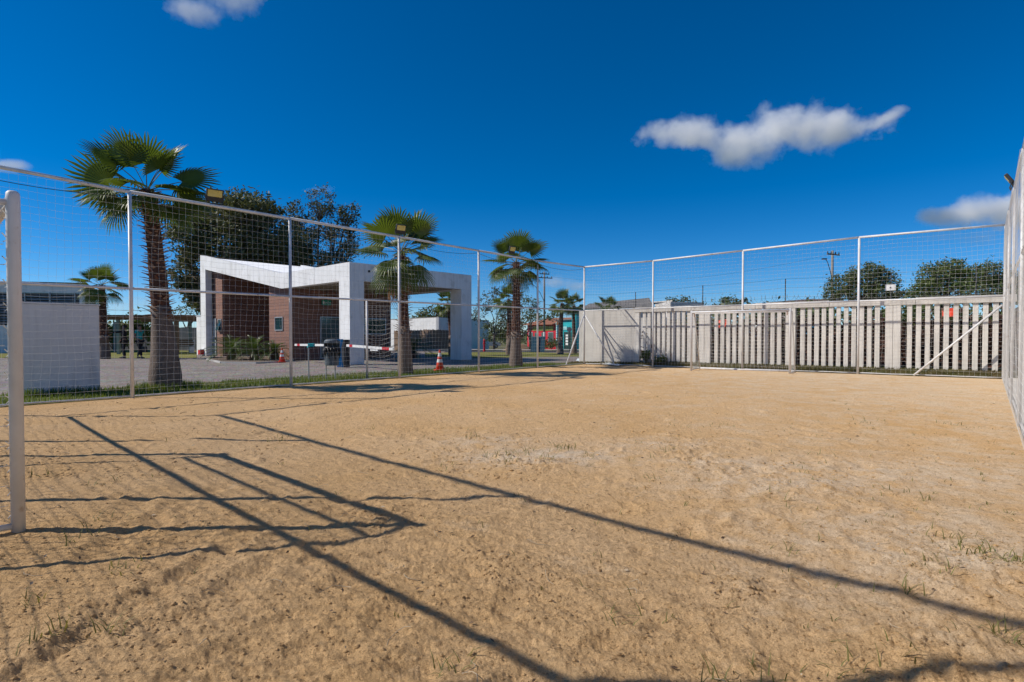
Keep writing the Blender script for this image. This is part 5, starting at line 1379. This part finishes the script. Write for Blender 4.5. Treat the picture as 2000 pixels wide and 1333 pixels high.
person(pm_, R(-70), 'person in black clothes with an outstretched arm on the lawn edge', dict(stride=.06, sleeve=1.0, arml=((-.30, -.34, 1.36), (-.26, -.62, 1.34)), armr=((.26, .05, 1.15), (.24, -.10, .93))), M['blackcloth'], M['blackcloth'], .0)
pw_ = gp(273, 700.5)
pwr = person(pw_, R(78), 'person in a teal top and black trousers striding beside the lawn, black bag in hand', dict(stride=.24, sleeve=.55, arml=((-.25, .06, 1.15), (-.25, -.12, .95)), armr=((.25, .08, 1.14), (.27, -.02, .90))), M['tealcloth'], M['blackcloth'], .16)
hb = thing('handbag', pw_+Vector((.26, -.22, .50)), 'black bag hanging from the hand of the person in teal', 'bag')
mb = MB(); c = pw_+Vector((.30, -.16, .48)); mb.prism([c+Vector((-.17, 0, -.16)), c+Vector((.17, 0, -.16)), c+Vector((.13, 0, .14)), c+Vector((-.13, 0, .14))], (0, .10, 0)); mb.build('bag_body', M['rubber'], hb, bevel=.02)
mb = MB(); mb.tube([c+Vector((-.09, .05, .13)), c+Vector((-.05, .05, .32)), c+Vector((.05, .05, .32)), c+Vector((.09, .05, .13))], .011, 6); mb.build('strap', M['rubber'], hb)

# ------------------------------------------------------------------ grass blades and litter on the sand
def blade(mb, p, h, lean, w, r_):
    a = r_.uniform(0, 6.28); d = Vector((math.cos(a), math.sin(a), 0)); s = Vector((-d.y, d.x, 0))*w
    m_ = p+d*lean*.35+Vector((0, 0, h*.62)); t = p+d*lean+Vector((0, 0, h))
    i = [mb.vert(x) for x in (p-s, p+s, m_-s*.7, m_+s*.7, t)]
    mb.face(i[0], i[1], i[3], i[2]); mb.face(i[2], i[3], i[4])
r_ = random.Random(12)
mb = MB(); Ln = (C_FL-pL).length
for k in range(26000):
    t = r_.uniform(-.35, .97); o = r_.random()**1.15*2.7; w = 1.0 if t < .45 else .75
    p = pL.lerp(C_FL, t)+nL*(.06+o*(.95-.15*t))
    dens = .5+.9*fbm((p.x*.9, p.y*.9, 3), 3)
    if r_.random() > dens+.35: continue
    if p.y < 3: continue
    blade(mb, Vector((p.x, p.y, -.01)), r_.uniform(.03, .11)*(1.25 if o < .4 else 1), r_.uniform(.01, .05), .006, r_)
for k in range(700):     # longer grass round the big palm and at the cabinet foot
    a = r_.uniform(0, 6.28); q = b1+Vector((math.cos(a), math.sin(a), 0))*r_.uniform(.30, .75)
    blade(mb, q, r_.uniform(.05, .18), r_.uniform(.02, .09), .006, r_)
for k in range(500):
    q = q0.lerp(q1, r_.random())-dn*r_.uniform(.02, .3); blade(mb, q, r_.uniform(.06, .2), r_.uniform(.02, .08), .006, r_)
tag(mb.build('grass', M['grassblade']), 'green grass blades along the left fence', 'grass', kind='stuff')
mb = MB()
for k in range(16000):
    t = r_.random(); s = r_.random()
    a = -.9+15.5*t; p = (C_FL+uF*a).lerp(wp(a, .25), .04+.60*s); s = .04+.60*s
    z = .25*(s**.75)*(.25+.75*min(1, t*3.5))
    blade(mb, Vector((p.x, p.y, z-.02)), r_.uniform(.02, .09), r_.uniform(.01, .06), .006, r_)
M['bankgrass'] = leafmat('bank_blade', (.075, .085, .022), (.15, .115, .05), .3, rough=.7, scale=1.4)
tag(mb.build('grass', M['bankgrass']), 'dry green grass on the bank below the slatted wall', 'grass', kind='stuff')
# weeds sprouting from the sand
mb = MB()
tufts = [(960, 890, 9), (1000, 885, 10), (1040, 880, 9), (1065, 900, 8), (1110, 877, 12), (1085, 870, 8), (925, 855, 7), (985, 905, 6), (1305, 885, 6), (1155, 890, 5), (720, 835, 4), (1690, 822, 5), (1750, 965, 6), (1865, 830, 5), (1880, 1080, 7), (1890, 1060, 6), (1840, 1060, 6), (1830, 1120, 8), (1950, 1105, 10), (1980, 1110, 8), (1930, 1100, 8), (1965, 1245, 16), (1780, 1165, 6), (1395, 1320, 10), (1480, 1310, 8), (1650, 1290, 8), (1530, 1080, 5), (90, 930, 6), (205, 945, 5), (190, 1015, 6), (240, 1100, 9), (150, 1050, 6), (100, 1250, 12), (230, 1225, 9), (70, 1165, 7), (330, 800, 4), (535, 860, 6), (560, 855, 4), (1210, 1200, 5), (1510, 975, 4), (1790, 975, 4), (1760, 1290, 6), (880, 1300, 8), (1275, 935, 4), (870, 905, 4), (1330, 830, 4), (1590, 885, 5), (1400, 830, 4)]
for px, py, n in tufts:
    c = gp(px, py); f = c.y/4.0
    for k in range(n*2):
        q = c+Vector((r_.gauss(0, .035+.02*f), r_.gauss(0, .035+.03*f), 0)); q.z = sand_h(q.x, q.y, c.length)-.008
        blade(mb, q, r_.uniform(.015, .075)*(.9+.15*min(2, f)), r_.uniform(.03, .10), .0024+.0008*min(3, f), r_)
for k in range(420):
    y = 2.2+abs(r_.gauss(0, 1))*5; x = r_.uniform(-.85, .92)*y
    if y > 16: continue
    q = Vector((x, y, 0)); q.z = sand_h(x, y, q.length)-.008
    if r_.random() < .5+.5*(x/y):
        for j in range(r_.randint(1, 4)): blade(mb, q+Vector((r_.gauss(0, .02), r_.gauss(0, .02), 0)), r_.uniform(.01, .05), r_.uniform(.02, .06), .0024+.0006*y*.3, r_)
tag(mb.build('weeds', M['weed']), 'sparse weeds and grass sprouts growing in the sand', 'weeds', kind='stuff')
# clods of sand, dead leaves and straw
mb = MB()
ico = bmesh.new(); bmesh.ops.create_icosphere(ico, subdivisions=1, radius=1); icv = [v.co.copy() for v in ico.verts]; icf = [tuple(v.index for v in f.verts) for f in ico.faces]; ico.free()
def lump(mb, c, s, r_):
    b_ = len(mb.v); q = (r_.uniform(.7, 1.5), r_.uniform(.7, 1.5), r_.uniform(.35, .7)); sd = r_.uniform(0, 99)
    for v in icv:
        k = s*(1+.35*mnoise.noise(v*1.7+Vector((sd, 0, 0)))); mb.v.append((c.x+v.x*k*q[0], c.y+v.y*k*q[1], c.z+v.z*k*q[2]))
    for f in icf: mb.f.append(tuple(b_+i for i in f)); mb.mi.append(0)
for k in range(15000):
    y = 1.55+abs(r_.gauss(0, 1))*2.6; x = r_.uniform(-.95, .98)*y
    if fbm((x*1.1, y*1.1, 6), 3) < r_.uniform(-.5, .5): continue
    q = Vector((x, y, 0)); q.z = sand_h(x, y, q.length)
    lump(mb, q, r_.uniform(.0018, .005)*(1+.12*y) if r_.random() < .96 else r_.uniform(.007, .012), r_)
for k in range(9000):
    y = 4.5+13*r_.random()**1.3; x = r_.uniform(-.98, .92)*y
    if ray_to_poly(math.atan2(y, x), court) < math.hypot(x, y)+.3: continue
    if fbm((x*.7, y*.7, 16), 4) < r_.uniform(-.35, .6): continue
    q = Vector((x, y, 0)); q.z = sand_h(x, y, q.length)
    lump(mb, q, r_.uniform(.006, .017)*(.8+.04*y), r_)
for c, s, a in mounds:
    for k in range(90):
        q = c+Vector((r_.gauss(0, s*.55), r_.gauss(0, s*.55), 0)); q.z = sand_h(q.x, q.y, q.length); lump(mb, q, r_.uniform(.003, .011)*(.8+.06*q.y), r_)
tag(mb.build('sand_clods', M['sand'], smooth=True), 'small clods of sand scattered over the pitch', 'clods', kind='stuff')
mb = MB()
for k in range(260):
    y = 1.6+abs(r_.gauss(0, 1))*4; x = r_.uniform(-.9, .95)*y
    if y > 14: continue
    q = Vector((x, y, 0)); q.z = sand_h(x, y, q.length)+.006; a = r_.uniform(0, 6.28); d = Vector((math.cos(a), math.sin(a), r_.uniform(-.2, .3))); s = Vector((-d.y, d.x, r_.uniform(-.3, .3))); l = r_.uniform(.005, .015)*(1+.08*y); 
    mb.cur = 0 if r_.random() < .8 else 1
    mb.poly([q-d*l, q+s*l*.35+Zu(.006), q+d*l+Zu(.004), q-s*l*.35])
for k in range(70):
    y = 1.8+abs(r_.gauss(0, 1))*3; x = r_.uniform(-.9, .95)*y; a = r_.uniform(0, 6.28); l = r_.uniform(.05, .15); mb.cur = 1; pts = []
    for j in range(6):
        q = Vector((x+l*(j/5)*math.cos(a+.25*j), y+l*(j/5)*math.sin(a+.25*j), 0)); q.z = sand_h(q.x, q.y, q.length)+.006+.008*math.sin(j); pts.append(q)
    mb.tube(pts, .0017, 4)
tag(mb.build('litter', [M['deadleaf'], M['straw']]), 'dead leaves and straws strewn on the sand', 'litter', kind='stuff')

# ------------------------------------------------------------------ clouds: lit volumes far above the town
def cloudmat(name, blobs, dens, nscale, amp, seed):
    m = bpy.data.materials.new(name); m.use_nodes = True; nt = m.node_tree; nt.nodes.clear(); L = nt.links.new; N = nt.nodes.new
    out = N('ShaderNodeOutputMaterial'); pv = N('ShaderNodeVolumePrincipled'); L(pv.outputs[0], out.inputs['Volume'])
    pv.inputs['Color'].default_value = (.998, .998, .999, 1); pv.inputs['Anisotropy'].default_value = .0
    tc = N('ShaderNodeTexCoord'); v = tc.outputs['Object']
    n = N('ShaderNodeTexNoise'); n.inputs['Scale'].default_value = nscale; n.inputs['Detail'].default_value = 9; n.inputs['Roughness'].default_value = .66
    mp = N('ShaderNodeMapping'); mp.inputs['Location'].default_value = (seed*3.7, seed*1.3, seed); L(v, mp.inputs[0]); L(mp.outputs[0], n.inputs['Vector'])
    cur = None
    for (x, y, z, rx, ry, rz) in blobs:
        s = N('ShaderNodeVectorMath'); s.operation = 'SUBTRACT'; L(v, s.inputs[0]); s.inputs[1].default_value = (x, y, z)
        d = N('ShaderNodeVectorMath'); d.operation = 'DIVIDE'; L(s.outputs[0], d.inputs[0]); d.inputs[1].default_value = (rx, ry, rz)
        l = N('ShaderNodeVectorMath'); l.operation = 'LENGTH'; L(d.outputs[0], l.inputs[0])
        q = N('ShaderNodeMath'); q.operation = 'SUBTRACT'; q.inputs[0].default_value = 1; L(l.outputs['Value'], q.inputs[1])
        if cur is None: cur = q.outputs[0]
        else:
            mx = N('ShaderNodeMath'); mx.operation = 'SMOOTH_MAX'; mx.inputs[2].default_value = .45; L(cur, mx.inputs[0]); L(q.outputs[0], mx.inputs[1]); cur = mx.outputs[0]
    nm = N('ShaderNodeMath'); nm.operation = 'MULTIPLY_ADD'; L(n.outputs['Fac'], nm.inputs[0]); nm.inputs[1].default_value = amp; nm.inputs[2].default_value = -amp*.5
    ad = N('ShaderNodeMath'); ad.operation = 'ADD'; L(cur, ad.inputs[0]); L(nm.outputs[0], ad.inputs[1])
    r = N('ShaderNodeMapRange'); r.inputs['From Min'].default_value = .10; r.inputs['From Max'].default_value = 1.0; r.inputs['To Max'].default_value = dens; L(ad.outputs[0], r.inputs['Value'])
    L(r.outputs['Result'], pv.inputs['Density'])
    return m
CY = 700.0
def cloud(blobpx, label, dens, nscale, amp, seed, Y=CY, thick=.55):
    pts = [(at(x, y, Y), rx*Y/F, ry*Y/F) for x, y, rx, ry in blobpx]
    c = sum((p for p, _, _ in pts), Vector())/len(pts)
    x0 = min(p.x-rx*1.15 for p, rx, _ in pts); x1 = max(p.x+rx*1.15 for p, rx, _ in pts); z0 = min(p.z-rz*1.2 for p, _, rz in pts); z1 = max(p.z+rz*1.2 for p, _, rz in pts)
    th = max(rz for _, _, rz in pts)*1.25
    bl = [(p.x-c.x, rnd.uniform(-.2, .2)*th, p.z-c.z, rx, th*.95, rz) for p, rx, rz in pts]
    m = cloudmat('cloud_vapour', bl, dens, nscale, amp, seed)
    mb = MB(); mb.hexa([Vector((a, b_, d)) for d in (z0-c.z, z1-c.z) for a, b_ in ((x0-c.x, -th*1.1), (x1-c.x, -th*1.1), (x1-c.x, th*1.1), (x0-c.x, th*1.1))])
    o = mb.build('cloud', m); o.location = c
    tag(o, label, 'cloud', 'white clouds in the blue sky')
    return o
cloud([(1305, 266, 68, 22), (1375, 260, 76, 27), (1445, 275, 84, 38), (1510, 248, 86, 46), (1580, 252, 86, 42), (1640, 260, 72, 30), (1425, 302, 52, 24), (1692, 246, 44, 11), (1724, 234, 20, 9)], 'ragged white cloud alone in the right half of the sky', .055, .022, 3.4, 1)
cloud([(360, 12, 40, 26), (400, 28, 46, 20), (460, 12, 46, 24), (430, -15, 80, 22)], 'torn white cloud cut by the top of the picture', .035, .024, 3.2, 2)
cloud([(1850, 420, 60, 24), (1900, 412, 70, 34), (1965, 418, 74, 36)], 'flat based white cloud over the right end of the far fence', .09, .022, 2.8, 3)
cloud([(0, 325, 40, 16), (35, 325, 36, 12), (-50, 320, 60, 20)], 'small white cloud at the left edge above the fence', .06, .04, 1.6, 4)
cloud([(1085, 552, 46, 16), (1125, 560, 34, 12)], 'small faint cloud low behind the utility pole', .05, .04, 1.7, 5)
cloud([(1840, 462, 60, 16), (1910, 466, 70, 20)], 'thin faint cloud streak behind the far net', .015, .03, 2.0, 6)
cloud([(625, 371, 40, 8)], 'tiny wisp of cloud behind the airy gum tree', .02, .05, 1.9, 7)
cloud([(235, 600, 60, 14), (290, 592, 50, 16), (130, 592, 60, 12)], 'low pale cloud bank behind the left palms', .02, .04, 1.9, 8)

# ------------------------------------------------------------------ light
SUN_EL = R(40.0); sx, sy = -1.0, -.045
sd = Vector((sx, sy, 0)).normalized()*math.cos(SUN_EL)+Vector((0, 0, math.sin(SUN_EL)))
li = bpy.data.lights.new('sun', 'SUN'); li.energy = 4.7; li.angle = R(.53); li.color = (1.0, .93, .83)
lo = bpy.data.objects.new('sun', li); COL.objects.link(lo); lo.rotation_euler = sd.to_track_quat('Z', 'Y').to_euler(); lo.location = (0, 0, 60)
w = bpy.data.worlds.new('World'); sc.world = w; w.use_nodes = True
nt = w.node_tree; bgn = nt.nodes['Background']; sk = nt.nodes.new('ShaderNodeTexSky'); sk.sky_type = 'NISHITA'; sk.sun_disc = False
sk.sun_elevation = SUN_EL; sk.sun_rotation = math.atan2(sx, sy); sk.altitude = 3000; sk.air_density = 1.0; sk.dust_density = 0.0; sk.ozone_density = 6.0
hs = nt.nodes.new('ShaderNodeHueSaturation'); hs.inputs['Saturation'].default_value = 1.32; hs.inputs['Value'].default_value = 1.0
nt.links.new(sk.outputs[0], hs.inputs['Color']); nt.links.new(hs.outputs[0], bgn.inputs['Color']); bgn.inputs['Strength'].default_value = .112
vs = sc.view_settings; vs.view_transform = 'Standard'; vs.look = 'None'; vs.exposure = 0.0; vs.gamma = 1.0
try: vs.use_curve_mapping = False
except Exception: pass
sc.cycles.max_bounces = 12; sc.cycles.diffuse_bounces = 3; sc.cycles.transparent_max_bounces = 8; sc.cycles.volume_bounces = 12
sc.cycles.volume_step_rate = .08; sc.cycles.volume_max_steps = 400
sc.cycles.use_denoising = True
